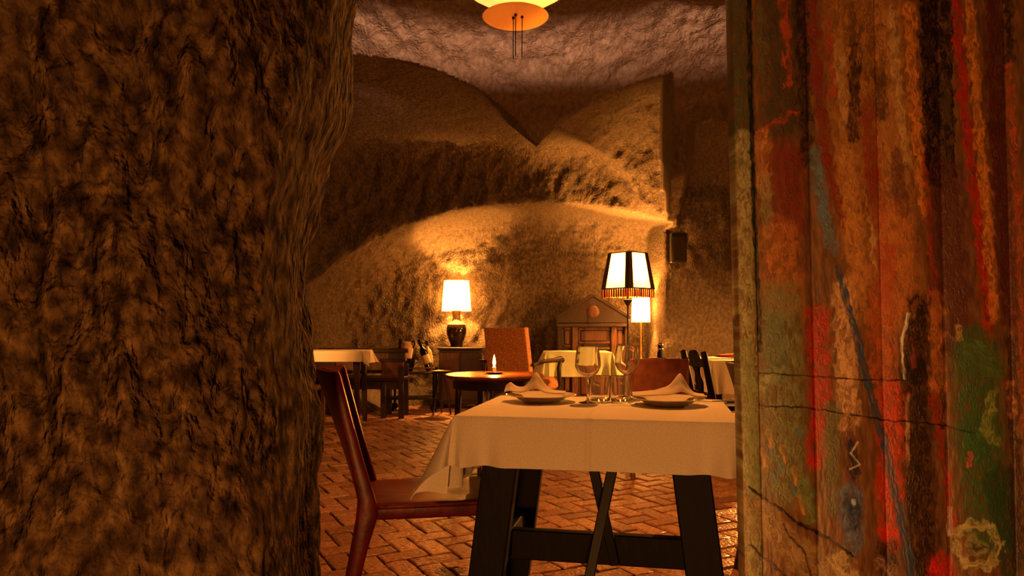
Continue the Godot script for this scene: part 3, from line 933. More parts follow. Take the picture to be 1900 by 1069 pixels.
func wine_glass(label: String, at: Vector3) -> void:
	var t := thing("wine_glass", label, "glass", at, 0.0, "wine glasses on the front table")
	var prof := [Vector2(0.0, 0.0), Vector2(0.036, 0.0), Vector2(0.0365, 0.0012), Vector2(0.030, 0.003), Vector2(0.012, 0.006), Vector2(0.0052, 0.012), Vector2(0.0042, 0.030), Vector2(0.0040, 0.070), Vector2(0.0046, 0.088), Vector2(0.008, 0.094),
		Vector2(0.020, 0.103), Vector2(0.034, 0.118), Vector2(0.0425, 0.138), Vector2(0.0435, 0.152), Vector2(0.041, 0.180), Vector2(0.0368, 0.214), Vector2(0.0362, 0.2152), Vector2(0.0355, 0.214),
		Vector2(0.0396, 0.180), Vector2(0.0421, 0.152), Vector2(0.0411, 0.139), Vector2(0.0328, 0.120), Vector2(0.019, 0.1055), Vector2(0.008, 0.0985), Vector2(0.0, 0.0975)]
	prof = prof.map(func(p): return Vector2(p.x * (1.15 if p.y > 0.1 else 1.0), p.y))
	obj("glass_body", MB.new().lathe(Vector3.ZERO, prof, 40), M.glass, t, 60.0)

func tumbler(label: String, at: Vector3) -> void:
	var prof := [Vector2(0.0, 0.0), Vector2(0.036, 0.0), Vector2(0.039, 0.003), Vector2(0.041, 0.02), Vector2(0.0455, 0.098), Vector2(0.0448, 0.0995), Vector2(0.044, 0.098), Vector2(0.0392, 0.02), Vector2(0.036, 0.010), Vector2(0.0, 0.009)]
	var o := obj("water_glass", MB.new().lathe(Vector3.ZERO, prof, 40), M.glass, null, 60.0)
	o.position = at
	tag(o, label, "glass", "water glasses on the front table")

func cutlery(called: String, label: String, at: Vector3, turn: float) -> void:
	var t := thing(called, label, "cutlery", at, turn)
	obj("handle", MB.new().tube([Vector3(0, 0.004, 0.02), Vector3(0, 0.006, 0.06), Vector3(0, 0.005, 0.115)], [0.003, 0.004, 0.0055], 8), M.silver, t)
	if called == "table_knife": obj("blade", MB.new().slab(PackedVector2Array([Vector2(-0.004, 0.02), Vector2(0.006, 0.02), Vector2(0.0085, -0.04), Vector2(0.005, -0.095), Vector2(-0.003, -0.09), Vector2(-0.005, -0.03)]), Vector3(0, 0.003, 0), Basis(Vector3.RIGHT, PI / 2), 0.002, 0.0004), M.silver, t)
	else:
		obj("fork_head", MB.new().slab(PackedVector2Array([Vector2(-0.003, 0.02), Vector2(0.003, 0.02), Vector2(0.011, -0.01), Vector2(0.011, -0.065), Vector2(0.008, -0.066), Vector2(0.0075, -0.022), Vector2(0.002, -0.022), Vector2(0.0018, -0.066), Vector2(-0.0018, -0.066), Vector2(-0.002, -0.022), Vector2(-0.0075, -0.022), Vector2(-0.008, -0.066), Vector2(-0.011, -0.065), Vector2(-0.011, -0.01)]), Vector3(0, 0.005, 0), Basis(Vector3.RIGHT, PI / 2), 0.002, 0.0003), M.silver, t)

func setting_on_front_table() -> void:
	noise.seed = 3
	var c := obj("tablecloth", cloth_mesh(0.915, 0.715, 0.7495, [0.26, 0.22, 0.22, 0.165], 3.0, 120, 100, true), M.cloth, null, 60.0)
	c.position = Vector3(0.3285, 0, -2.6875)
	c.rotation_degrees.y = -11.5
	tag(c, "white cloth with a pressed centre crease draped over the front dining table", "tablecloth")
	var y := 0.7525
	plate("white dinner plate at the left end of the front table, under the peaked napkin", Vector3(0.115, y, -2.865))
	plate("white dinner plate at the right end of the front table, under the low wide napkin", Vector3(0.585, y, -2.735))
	napkin("folded white napkin on the left plate, rising to a point beside the candle table", Vector3(0.092, y + 0.032, -2.875), -8.0, 0.235, 0.11, [[0.52, 0.5, 0.062, 0.13], [0.08, 0.5, 0.026, 0.10], [0.30, 0.4, 0.012, 0.2]])
	napkin("folded white napkin on the right plate, nearest the painted door", Vector3(0.590, y + 0.032, -2.745), -6.0, 0.27, 0.12, [[0.66, 0.5, 0.060, 0.11], [0.40, 0.5, 0.022, 0.25]])
	wine_glass("left tall wine glass, standing between the left plate and the water glasses", Vector3(0.292, y, -2.80))
	wine_glass("right tall wine glass, standing behind the water glasses", Vector3(0.470, y, -2.975))
	tumbler("left short water glass beside the stem of the left wine glass", Vector3(0.347, y, -2.87))
	tumbler("right short water glass in front of the stem of the right wine glass", Vector3(0.428, y, -2.86))
	cutlery("table_knife", "silver knife lying at the right of the right plate", Vector3(0.755, y, -2.82), 65.0)
	cutlery("table_fork", "silver fork lying between the water glasses and the right plate", Vector3(0.438, y, -2.72), 76.0)

func candle_table() -> void:
	var t := thing("round_table", "small round wooden table holding the lit candle", "table", Vector3(-0.11, 0, -4.5))
	obj("tabletop", MB.new().lathe(Vector3.ZERO, [Vector2(0.0, 0.722), Vector2(0.29, 0.722), Vector2(0.304, 0.728), Vector2(0.308, 0.738), Vector2(0.304, 0.748), Vector2(0.296, 0.75), Vector2(0.0, 0.75)], 64), M.table_wood, t)
	obj("apron", MB.new().lathe(Vector3.ZERO, [Vector2(0.245, 0.665), Vector2(0.255, 0.665), Vector2(0.255, 0.722), Vector2(0.245, 0.722)], 48, Basis(), true), M.dark_wood, t)
	for a in [Vector2(-0.21, 0.09), Vector2(-0.09, -0.21), Vector2(0.21, -0.09), Vector2(0.09, 0.21)]:
		obj("leg", MB.new().tube([Vector3(a.x * 1.16, 0.0, a.y * 1.16), Vector3(a.x * 1.08, 0.35, a.y * 1.08), Vector3(a.x, 0.722, a.y)], [0.013, 0.017, 0.021], 12), M.dark_wood, t)
	var s := obj("candle_saucer", MB.new().lathe(Vector3.ZERO, [Vector2(0.0, 0.0), Vector2(0.036, 0.0), Vector2(0.050, 0.005), Vector2(0.062, 0.010), Vector2(0.0625, 0.012), Vector2(0.050, 0.0085), Vector2(0.020, 0.005), Vector2(0.0, 0.005)], 32), M.dark_china)
	s.position = Vector3(-0.11, 0.7505, -4.5)
	tag(s, "dark saucer under the candle on the round table", "saucer")
	var c := thing("candle", "short lit candle burning on a saucer on the round table", "candle", Vector3(-0.11, 0.756, -4.5))
	obj("wax", MB.new().lathe(Vector3.ZERO, [Vector2(0.0, 0.0), Vector2(0.0125, 0.0), Vector2(0.0115, 0.036), Vector2(0.009, 0.038), Vector2(0.0, 0.035)], 20), M.wax, c)
	obj("wick", MB.new().tube([Vector3(0, 0.034, 0), Vector3(0.001, 0.046, 0)], [0.001], 6), M.iron, c)
	obj("flame", MB.new().lathe(Vector3(0, 0.038, 0), [Vector2(0.0, 0.0), Vector2(0.007, 0.008), Vector2(0.0105, 0.024), Vector2(0.009, 0.044), Vector2(0.004, 0.064), Vector2(0.0, 0.078)], 16), M.flame, c)
	omni("candle_light", Vector3(0, 0.068, 0), CANDLE, E_CANDLE, 0.008, c)

func lamp_bulb(t: Node3D, y: float, energy: float, color: Color, size := 0.03) -> void:
	obj("bulb", MB.new().lathe(Vector3(0, y, 0), [Vector2(0.0, -size * 1.3), Vector2(size * 0.5, -size * 1.2), Vector2(size, -size * 0.2), Vector2(size * 0.9, size * 0.5), Vector2(0.0, size * 1.05)], 20), M.bulb, t)
	omni("bulb_light", Vector3(0, y, 0), color, energy, size, t)

func drum_shade(y0: float, y1: float, r0: float, r1: float) -> MB:
	var t := 0.0025
	return MB.new().lathe(Vector3.ZERO, [Vector2(r0, y0), Vector2(r1, y1), Vector2(r1 - t, y1), Vector2(r0 - t, y0)], 56, Basis(), true)

func vase_lamp() -> void:
	var t := thing("table_lamp", "dark vase table lamp with a glowing white drum shade close to the niche wall", "lamp", Vector3(-0.715, 0.776, -9.37))
	obj("vase", MB.new().lathe(Vector3.ZERO, [Vector2(0.0, 0.0), Vector2(0.075, 0.0), Vector2(0.08, 0.012), Vector2(0.076, 0.03), Vector2(0.105, 0.10), Vector2(0.126, 0.17), Vector2(0.130, 0.22), Vector2(0.120, 0.265), Vector2(0.095, 0.30), Vector2(0.065, 0.325), Vector2(0.050, 0.36), Vector2(0.048, 0.40), Vector2(0.054, 0.445), Vector2(0.060, 0.462), Vector2(0.052, 0.465), Vector2(0.0, 0.462)], 40), M.vase, t, 50.0)
	obj("collar", MB.new().lathe(Vector3.ZERO, [Vector2(0.092, 0.286), Vector2(0.112, 0.286), Vector2(0.100, 0.306), Vector2(0.070, 0.328), Vector2(0.064, 0.328)], 40, Basis(), true), M.collar, t, 50.0)
	obj("stem", MB.new().lathe(Vector3.ZERO, [Vector2(0.0, 0.455), Vector2(0.012, 0.455), Vector2(0.012, 0.56), Vector2(0.02, 0.57), Vector2(0.02, 0.60), Vector2(0.0, 0.60)], 16), M.brass, t)
	obj("lamp_shade", drum_shade(0.460, 0.850, 0.190, 0.160), M.shade, t)
	lamp_bulb(t, 0.645, E_VASE, LAMP)

func lantern_lamp() -> void:
	var t := thing("floor_lamp", "tall floor lamp with a four sided fringed lantern shade", "lamp", Vector3(1.354, 0, -8.50), -6.0)
	obj("base", MB.new().lathe(Vector3.ZERO, [Vector2(0.0, 0.0), Vector2(0.15, 0.0), Vector2(0.15, 0.015), Vector2(0.05, 0.04), Vector2(0.02, 0.07), Vector2(0.0, 0.07)], 32), M.iron, t)
	obj("pole", MB.new().lathe(Vector3.ZERO, [Vector2(0.0, 0.06), Vector2(0.012, 0.06), Vector2(0.011, 0.70), Vector2(0.020, 0.72), Vector2(0.011, 0.74), Vector2(0.010, 1.27), Vector2(0.05, 1.335), Vector2(0.055, 1.35), Vector2(0.012, 1.36), Vector2(0.012, 1.60), Vector2(0.0, 1.60)], 18), M.iron, t)
	var y0 := 1.477
	var y1 := 1.892
	var r0 := 0.308
	var r1 := 0.226   # half diagonals
	var corner := func(k: float, y: float, inn := 0.0) -> Vector3:
		var r := lerpf(r0, r1, (y - y0) / (y1 - y0)) - inn
		var a := floorf(k)
		var p := Vector3(cos(a * PI / 2), 0, sin(a * PI / 2)) * r
		var q := Vector3(cos((a + 1) * PI / 2), 0, sin((a + 1) * PI / 2)) * r
		return p.lerp(q, k - a) + Vector3(0, y, 0)
	for k in 4:
		var panel := MB.new()
		panel.loft([PackedVector3Array([corner.call(k + 0.15, y0), corner.call(k + 0.85, y0), corner.call(k + 0.85, y0, 0.003), corner.call(k + 0.15, y0, 0.003)]), PackedVector3Array([corner.call(k + 0.15, y1), corner.call(k + 0.85, y1), corner.call(k + 0.85, y1, 0.003), corner.call(k + 0.15, y1, 0.003)])])
		obj("shade_panel", panel, M.shade, t)
		var band := MB.new()
		var kk := k + 4.0
		var ring := func(y: float) -> PackedVector3Array:
			return PackedVector3Array([corner.call(fmod(kk - 0.16, 4.0), y, -0.003), corner.call(fmod(kk, 4.0), y, -0.004), corner.call(fmod(kk + 0.16, 4.0), y, -0.003), corner.call(fmod(kk + 0.16, 4.0), y, 0.005), corner.call(fmod(kk, 4.0), y, 0.006), corner.call(fmod(kk - 0.16, 4.0), y, 0.005)])
		band.loft([ring.call(y0), ring.call(y1)])
		obj("corner_band", band, M.trim, t)
		for e in [[y0, 0.016, "lower_rim"], [y1, 0.012, "upper_rim"]]:
			var rim := MB.new()
			rim.bar(corner.call(float(k), e[0]), corner.call(fmod(k + 0.99999, 4.0), e[0]), Vector2(0.012, e[1]), Vector2(0.012, e[1]), Vector3.UP.cross(corner.call(k + 0.5, y0)).cross(Vector3.UP), 0.002)
			obj(e[2], rim, M.trim, t)
		for j in 12:
			var c: Vector3 = corner.call(k + (j + 0.5) / 12.0, y0, 0.0)
			var dir: Vector3 = corner.call(float(k), y0).direction_to(corner.call(k + 0.9, y0))
			obj("tassel", MB.new().bar(c - Vector3(0, 0.006, 0), c - Vector3(0, 0.100, 0), Vector2(0.027, 0.008), Vector2(0.032, 0.008), dir, 0.003), M.dark_tassel if (j * 5 + k) % 7 in [2, 3] else M.tassel, t)
	obj("spider", MB.new().bar(Vector3(-r1 * 0.95, y1 - 0.004, 0), Vector3(r1 * 0.95, y1 - 0.004, 0), Vector2(0.006, 0.006), Vector2(0.006, 0.006), Vector3.UP, 0.001).bar(Vector3(0, 1.59, 0), Vector3(0, y1 - 0.004, 0), Vector2(0.006, 0.006), Vector2(0.006, 0.006), Vector3.RIGHT, 0.001), M.iron, t)
	lamp_bulb(t, 1.69, E_LANTERN, LAMP)

func small_lamp() -> void:
	var s := thing("side_table", "small side table under the small lamp by the niche's right edge", "table", Vector3(1.62, 0, -9.15))
	obj("tabletop", MB.new().lathe(Vector3.ZERO, [Vector2(0.0, 0.56), Vector2(0.125, 0.56), Vector2(0.13, 0.575), Vector2(0.125, 0.59), Vector2(0.0, 0.59)], 32), M.brown_wood, s)
	for k in 3: obj("leg", MB.new().tube([Vector3(0.11 * cos(k * TAU / 3), 0, 0.11 * sin(k * TAU / 3)), Vector3(0.09 * cos(k * TAU / 3), 0.56, 0.09 * sin(k * TAU / 3))], [0.012, 0.016], 10), M.brown_wood, s)
	var t := thing("table_lamp", "small lamp with a bright white shade, half behind the fringed floor lamp", "lamp", Vector3(1.62, 0.592, -9.15))
	obj("base", MB.new().lathe(Vector3.ZERO, [Vector2(0.0, 0.0), Vector2(0.07, 0.0), Vector2(0.07, 0.012), Vector2(0.02, 0.03), Vector2(0.012, 0.10), Vector2(0.020, 0.16), Vector2(0.010, 0.22), Vector2(0.010, 0.66), Vector2(0.0, 0.66)], 20), M.brass, t)
	obj("lamp_shade", drum_shade(0.50, 0.82, 0.118, 0.108), M.shade, t)
	lamp_bulb(t, 0.715, E_SMALL, LAMP)

func pendant() -> void:
	var t := thing("pendant_lamp", "pendant lamp with a glowing bowl over a small amber disc", "lamp", Vector3(0.02, 0, -3.2))
	obj("cable", MB.new().tube([Vector3(0, 3.3, 0), Vector3(0, 2.80, 0)], [0.006], 8), M.iron, t)
	obj("cap", MB.new().lathe(Vector3.ZERO, [Vector2(0.0, 2.80), Vector2(0.05, 2.79), Vector2(0.19, CAP_Y + 0.02), Vector2(0.20, CAP_Y), Vector2(0.19, CAP_Y + 0.005), Vector2(0.04, 2.775), Vector2(0.0, 2.775)], 40), M.trim, t)
	obj("bowl", MB.new().lathe(Vector3.ZERO, [Vector2(0.0, 2.462), Vector2(0.08, 2.468), Vector2(0.16, 2.492), Vector2(0.22, 2.53), Vector2(0.245, BOWL_Y), Vector2(0.240, BOWL_Y), Vector2(0.215, 2.534), Vector2(0.158, 2.497), Vector2(0.08, 2.473), Vector2(0.0, 2.467)], 56), M.bowl, t, 60.0)
	for k in 3: obj("rod", MB.new().tube([Vector3(0.19 * cos(k * TAU / 3 + 1), CAP_Y + 0.01, 0.19 * sin(k * TAU / 3 + 1)), Vector3(0.20 * cos(k * TAU / 3 + 1), BOWL_Y - 0.03, 0.20 * sin(k * TAU / 3 + 1))], [0.003], 6), M.brass, t)
	obj("disc", MB.new().lathe(Vector3(-0.005, 2.400, 0), [Vector2(0.0, 0.0), Vector2(0.12, 0.0), Vector2(0.140, 0.003), Vector2(0.146, 0.008), Vector2(0.140, 0.012), Vector2(0.0, 0.012)], 56), M.amber_disc, t)
	obj("disc_stem", MB.new().tube([Vector3(0.03, 2.41, 0), Vector3(0.03, 2.47, 0)], [0.006], 10), M.collar, t)
	for p in [[-0.014, 0.02], [-0.004, 0.05], [0.024, 0.03]]:
		obj("cord", MB.new().tube([Vector3(p[0], 2.400, p[1]), Vector3(p[0] - 0.001, 2.215, p[1])], [0.0022], 6).lathe(Vector3(p[0], 2.388, p[1]), [Vector2(0.0, 0.0), Vector2(0.006, 0.002), Vector2(0.006, 0.010), Vector2(0.0, 0.012)], 12), M.iron, t)
	lamp_bulb(t, 2.535, E_PENDANT, PEND, 0.022)

func armchair() -> void:   # faces its own +x
	var t := thing("armchair", "orange upholstered armchair with dark wooden arms, seen from behind", "armchair", Vector3(0.14, 0, -7.62), 53.0)
	var rings := []
	for h in 13:
		var k := h / 12.0
		var ring := PackedVector3Array()
		for s in 24:
			var c := Vector2(cos(TAU * s / 24.0), sin(TAU * s / 24.0))
			c = Vector2(signf(c.x) * pow(absf(c.x), 0.3), signf(c.y) * pow(absf(c.y), 0.16))
			ring.append(Vector3(-0.24 - 0.10 * k + c.x * 0.040, lerpf(0.40, 1.03, k) - (0.008 * (1.0 - c.y * c.y) if h == 12 else 0.0), c.y * (0.275 - 0.012 * k)))
		rings.append(ring)
	obj("backrest", MB.new().loft(rings), M.orange_fabric, t, 50.0)
	obj("seat", MB.new().box(Vector3(0.02, 0.44, 0), Vector3(0.54, 0.13, 0.53), 0.035), M.orange_fabric, t, 60.0)
	for s in [-1, 1]:
		obj("arm", MB.new().tube([Vector3(-0.27, 0.655, s * 0.285), Vector3(-0.05, 0.685, s * 0.285), Vector3(0.12, 0.690, s * 0.285), Vector3(0.24, 0.695, s * 0.285), Vector3(0.275, 0.680, s * 0.285)], [0.018, 0.021, 0.024, 0.034, 0.028], 12), M.dark_wood, t)
		obj("arm_support", MB.new().tube([Vector3(0.235, 0.68, s * 0.285), Vector3(0.205, 0.60, s * 0.285), Vector3(0.215, 0.52, s * 0.28), Vector3(0.25, 0.42, s * 0.27)], [0.022, 0.024, 0.021, 0.024], 12), M.dark_wood, t)
		obj("front_leg", MB.new().bar(Vector3(0.245, 0.42, s * 0.25), Vector3(0.255, 0.0, s * 0.25), Vector2(0.05, 0.05), Vector2(0.035, 0.035), Vector3.RIGHT, 0.006), M.dark_wood, t)
		obj("rear_leg", MB.new().bar(Vector3(-0.24, 0.42, s * 0.24), Vector3(-0.30, 0.0, s * 0.24), Vector2(0.05, 0.05), Vector2(0.035, 0.035), Vector3.RIGHT, 0.006), M.dark_wood, t)
		obj("seat_rail", MB.new().box(Vector3(0.0, 0.362, s * 0.255), Vector3(0.50, 0.05, 0.03), 0.006), M.dark_wood, t)

func plain_table(label: String, at: Vector3, turn: float, w: float, dp: float, h: float, m: Material) -> void:
	var t := thing("dining_table", label, "table", at, turn)
	obj("tabletop", MB.new().box(Vector3(0, h - 0.02, 0), Vector3(w, 0.035, dp), 0.004), m, t)
	for sx in [-1, 1]:
		for sz in [-1, 1]:
			obj("leg", MB.new().bar(Vector3(sx * (w / 2 - 0.07), h - 0.037, sz * (dp / 2 - 0.06)), Vector3(sx * (w / 2 - 0.06), 0, sz * (dp / 2 - 0.06)), Vector2(0.06, 0.06), Vector2(0.045, 0.045), Vector3.RIGHT, 0.005), m, t)
		obj("apron", MB.new().box(Vector3(sx * (w / 2 - 0.07), h - 0.085, 0), Vector3(0.025, 0.09, dp - 0.18), 0.003), m, t)

func laid_cloth(label: String, at: Vector3, turn: float, w: float, dp: float, h: float, drops: Array, m: Material, nz: float) -> void:
	var c := obj("tablecloth", cloth_mesh(w + 0.01, dp + 0.01, h + 0.0025, drops, nz, 56, 48), m, null, 60.0)
	c.position = at
	c.rotation_degrees.y = turn
	tag(c, label, "tablecloth")

func carved_chair() -> void:   # faces +x
	var t := thing("carved_chair", "black wooden chair with a pierced carved back before the right table", "chair", Vector3(1.64, 0, -5.5), 10.0)
	var back := func(y: float) -> float: return -0.20 - 0.24 * (y - 0.45) * 0.9
	for s in [-1, 1]:
		obj("rear_post", MB.new().bar(Vector3(-0.24, 0.0, s * 0.175), Vector3(-0.20, 0.45, s * 0.178), Vector2(0.042, 0.04), Vector2(0.045, 0.045), Vector3.RIGHT, 0.005).bar(Vector3(-0.20, 0.44, s * 0.178), Vector3(back.call(0.862), 0.862, s * 0.182), Vector2(0.045, 0.048), Vector2(0.036, 0.055), Vector3.RIGHT, 0.01), M.black_wood, t)
		obj("front_leg", MB.new().bar(Vector3(0.19, 0.43, s * 0.18), Vector3(0.19, 0.0, s * 0.18), Vector2(0.045, 0.045), Vector2(0.036, 0.036), Vector3.RIGHT, 0.005), M.black_wood, t)
		obj("side_stretcher", MB.new().bar(Vector3(-0.21, 0.16, s * 0.177), Vector3(0.18, 0.16, s * 0.18), Vector2(0.022, 0.03), Vector2(0.022, 0.03), Vector3.UP, 0.004), M.black_wood, t)
	obj("seat", MB.new().box(Vector3(0.0, 0.445, 0), Vector3(0.44, 0.035, 0.42), 0.01), M.black_wood, t)
	var lean := Basis(Vector3(0, 0, -1), Vector3(-0.211, 0.977, 0), Vector3(0.977, 0.211, 0))
	var half := [Vector2(0.0, 0.868), Vector2(0.045, 0.862), Vector2(0.072, 0.838), Vector2(0.085, 0.80), Vector2(0.098, 0.775), Vector2(0.105, 0.755), Vector2(0.060, 0.745), Vector2(0.042, 0.725), Vector2(0.030, 0.70), Vector2(0.034, 0.675), Vector2(0.052, 0.645), Vector2(0.055, 0.62), Vector2(0.040, 0.585), Vector2(0.030, 0.56), Vector2(0.05, 0.535), Vector2(0.075, 0.52)]
	var poly := PackedVector2Array()
	for p in half: poly.append(Vector2(p.x, (p.y - 0.45) / 0.977))
	for k in range(half.size() - 1, 0, -1): poly.append(Vector2(-half[k].x, (half[k].y - 0.45) / 0.977))
	obj("splat", MB.new().slab(poly, Vector3(-0.20, 0.45, 0), lean, 0.022, 0.003), M.black_wood, t)
	obj("back_rail", MB.new().bar(Vector3(back.call(0.775), 0.775, -0.16), Vector3(back.call(0.775), 0.775, 0.16), Vector2(0.022, 0.06), Vector2(0.022, 0.06), Vector3.RIGHT, 0.004), M.black_wood, t)
	obj("back_rail", MB.new().bar(Vector3(back.call(0.53), 0.53, -0.16), Vector3(back.call(0.53), 0.53, 0.16), Vector2(0.022, 0.05), Vector2(0.022, 0.05), Vector3.RIGHT, 0.004), M.black_wood, t)

func settle() -> void:
	var t := thing("wooden_settle", "dark wooden bench with panelled back and end behind the left table", "bench", Vector3(-1.72, 0, -8.42))
	for k in 5: obj("back_plank", MB.new().box(Vector3(-0.46 + 0.206 * k, 0.635, -0.16), Vector3(0.198, 0.30, 0.03), 0.006), M.dark_wood if k % 2 == 0 else M.brown_wood, t)
	obj("back_rail", MB.new().box(Vector3(-0.03, 0.752, -0.155), Vector3(1.06, 0.05, 0.05), 0.008), M.dark_wood, t)
	obj("seat", MB.new().box(Vector3(-0.03, 0.44, 0.03), Vector3(1.06, 0.04, 0.40), 0.008), M.dark_wood, t)
	obj("seat_rail", MB.new().box(Vector3(-0.03, 0.375, 0.21), Vector3(1.0, 0.09, 0.025), 0.004), M.dark_wood, t)
	for x in [-0.53, 0.27, 0.47]:
		for z in [-0.15, 0.21]:
			obj("leg", MB.new().box(Vector3(x, 0.21 if x < 0.4 else 0.30, z), Vector3(0.06, 0.42 if x < 0.4 else 0.60, 0.05), 0.006), M.dark_wood, t)
	obj("end_panel", MB.new().box(Vector3(0.375, 0.545, 0.215), Vector3(0.25, 0.19, 0.03), 0.006), M.brown_wood, t)
	obj("arm", MB.new().box(Vector3(0.38, 0.655, 0.19), Vector3(0.30, 0.035, 0.09), 0.008), M.dark_wood, t)

func bottle(label: String, at: Vector3, tilt: Vector3, h: float, m: Material, group := "") -> void:
	var t := thing("wine_bottle", label, "bottle", at, 0.0, group)
	t.rotation_degrees = tilt
	var r := h * 0.125
	obj("glass_body", MB.new().lathe(Vector3.ZERO, [Vector2(0.0, 0.0), Vector2(r * 0.95, 0.0), Vector2(r, h * 0.02), Vector2(r, h * 0.58), Vector2(r * 0.85, h * 0.66), Vector2(r * 0.42, h * 0.74), Vector2(r * 0.36, h * 0.80), Vector2(r * 0.36, h * 0.97), Vector2(0.0, h * 0.97)], 24), m, t)
	obj("capsule", MB.new().lathe(Vector3.ZERO, [Vector2(r * 0.37, h * 0.82), Vector2(r * 0.44, h * 0.82), Vector2(r * 0.44, h * 0.97), Vector2(r * 0.40, h), Vector2(0.0, h), Vector2(0.0, h * 0.96)], 20), M.dark_china, t)
	obj("paper_label", MB.new().lathe(Vector3.ZERO, [Vector2(r * 1.0, h * 0.2), Vector2(r * 1.02, h * 0.2), Vector2(r * 1.02, h * 0.48), Vector2(r * 1.0, h * 0.48)], 24, Basis(), true), M.paper, t)

func trolley() -> void:
	var t := thing("serving_trolley", "dark serving trolley on wheels between the bench and the vase lamp", "trolley", Vector3(-1.21, 0, -8.98))
	for y in [0.47, 0.16]: obj("shelf", MB.new().box(Vector3(0.0, y, 0), Vector3(0.56, 0.025, 0.34), 0.005), M.dark_wood, t)
	for sx in [-1, 1]:
		for sz in [-1, 1]:
			obj("upright", MB.new().bar(Vector3(sx * 0.26, 0.08, sz * 0.15), Vector3(sx * 0.26, 0.53, sz * 0.15), Vector2(0.03, 0.03), Vector2(0.026, 0.026), Vector3.RIGHT, 0.004), M.black_wood, t)
			obj("wheel", MB.new().lathe(Vector3(sx * 0.26, 0.042, sz * 0.15), [Vector2(0.0, -0.011), Vector2(0.036, -0.011), Vector2(0.042, 0.0), Vector2(0.036, 0.011), Vector2(0.0, 0.011)], 20, Basis(Vector3.RIGHT, PI / 2)), M.iron, t)
	obj("rail", MB.new().tube([Vector3(-0.26, 0.53, 0.15), Vector3(0.26, 0.53, 0.15)], [0.009], 8), M.brass, t)
	var at := Vector3(-1.21, 0.484, -8.98)
	var b := thing("ice_bucket", "round black ice bucket on the serving trolley", "bucket", at + Vector3(-0.085, 0, 0.02))
	b.scale = Vector3.ONE * 0.82
	obj("pail", MB.new().lathe(Vector3.ZERO, [Vector2(0.0, 0.0), Vector2(0.085, 0.0), Vector2(0.115, 0.10), Vector2(0.12, 0.19), Vector2(0.125, 0.20), Vector2(0.112, 0.195), Vector2(0.10, 0.10), Vector2(0.07, 0.02), Vector2(0.0, 0.02)], 32), M.bottle_glass, b)
	for s in [-1, 1]: obj("handle", MB.new().tube([Vector3(s * 0.117, 0.17, 0), Vector3(s * 0.15, 0.15, 0), Vector3(s * 0.145, 0.12, 0), Vector3(s * 0.113, 0.10, 0)], [0.008], 8), M.silver, b)
	var j := thing("jug", "pale round jug with dark lip and handles above the ice bucket", "jug", at + Vector3(-0.085, 0.19, 0.02))
	obj("body", MB.new().lathe(Vector3.ZERO, [Vector2(0.0, -0.175), Vector2(0.05, -0.175), Vector2(0.062, 0.0), Vector2(0.078, 0.07), Vector2(0.070, 0.12), Vector2(0.052, 0.155), Vector2(0.058, 0.175), Vector2(0.045, 0.172), Vector2(0.0, 0.15)], 28), M.pale_jar, j, 50.0)
	for s in [-1, 1]: obj("handle", MB.new().tube([Vector3(s * 0.055, 0.165, 0), Vector3(s * 0.085, 0.185, 0), Vector3(s * 0.095, 0.15, 0), Vector3(s * 0.075, 0.10, 0)], [0.011, 0.014, 0.012, 0.010], 10), M.dark_china, j)
	bottle("dark wine bottle standing upright at the left end of the serving trolley", at + Vector3(-0.185, 0.0, -0.105), Vector3(0, 0, 0), 0.40, M.bottle_glass, "bottles on the serving trolley")
	bottle("black wine bottle leaning over to the left beside the ice bucket", at + Vector3(0.205, 0.022, 0.05), Vector3(0, 0, 21), 0.40, M.bottle_glass, "bottles on the serving trolley")
	bottle("pale wine bottle with a dark neck at the right end of the serving trolley", at + Vector3(0.20, 0.012, -0.085), Vector3(0, 0, 9), 0.37, M.pale_jar, "bottles on the serving trolley")
	var tray := thing("serving_tray", "small silver tray lying on a stand right of the trolley's bottles", "tray", Vector3(-0.83, 0.50, -8.60))
	obj("dish", MB.new().lathe(Vector3.ZERO, [Vector2(0.0, 0.0), Vector2(0.10, 0.0), Vector2(0.125, 0.012), Vector2(0.126, 0.015), Vector2(0.10, 0.004), Vector2(0.0, 0.004)], 36), M.silver, tray)
	var st := thing("tray_stand", "thin dark stand holding the small silver tray", "stand", Vector3(-0.83, 0, -8.60))
	obj("top", MB.new().lathe(Vector3.ZERO, [Vector2(0.0, 0.478), Vector2(0.11, 0.478), Vector2(0.115, 0.488), Vector2(0.11, 0.498), Vector2(0.0, 0.498)], 28), M.dark_wood, st)
	for k in 3: obj("leg", MB.new().tube([Vector3(0.12 * cos(k * 2.1 + 0.4), 0, 0.12 * sin(k * 2.1 + 0.4)), Vector3(0.03 * cos(k * 2.1 + 0.4), 0.48, 0.03 * sin(k * 2.1 + 0.4))], [0.011, 0.013], 10), M.dark_wood, st)

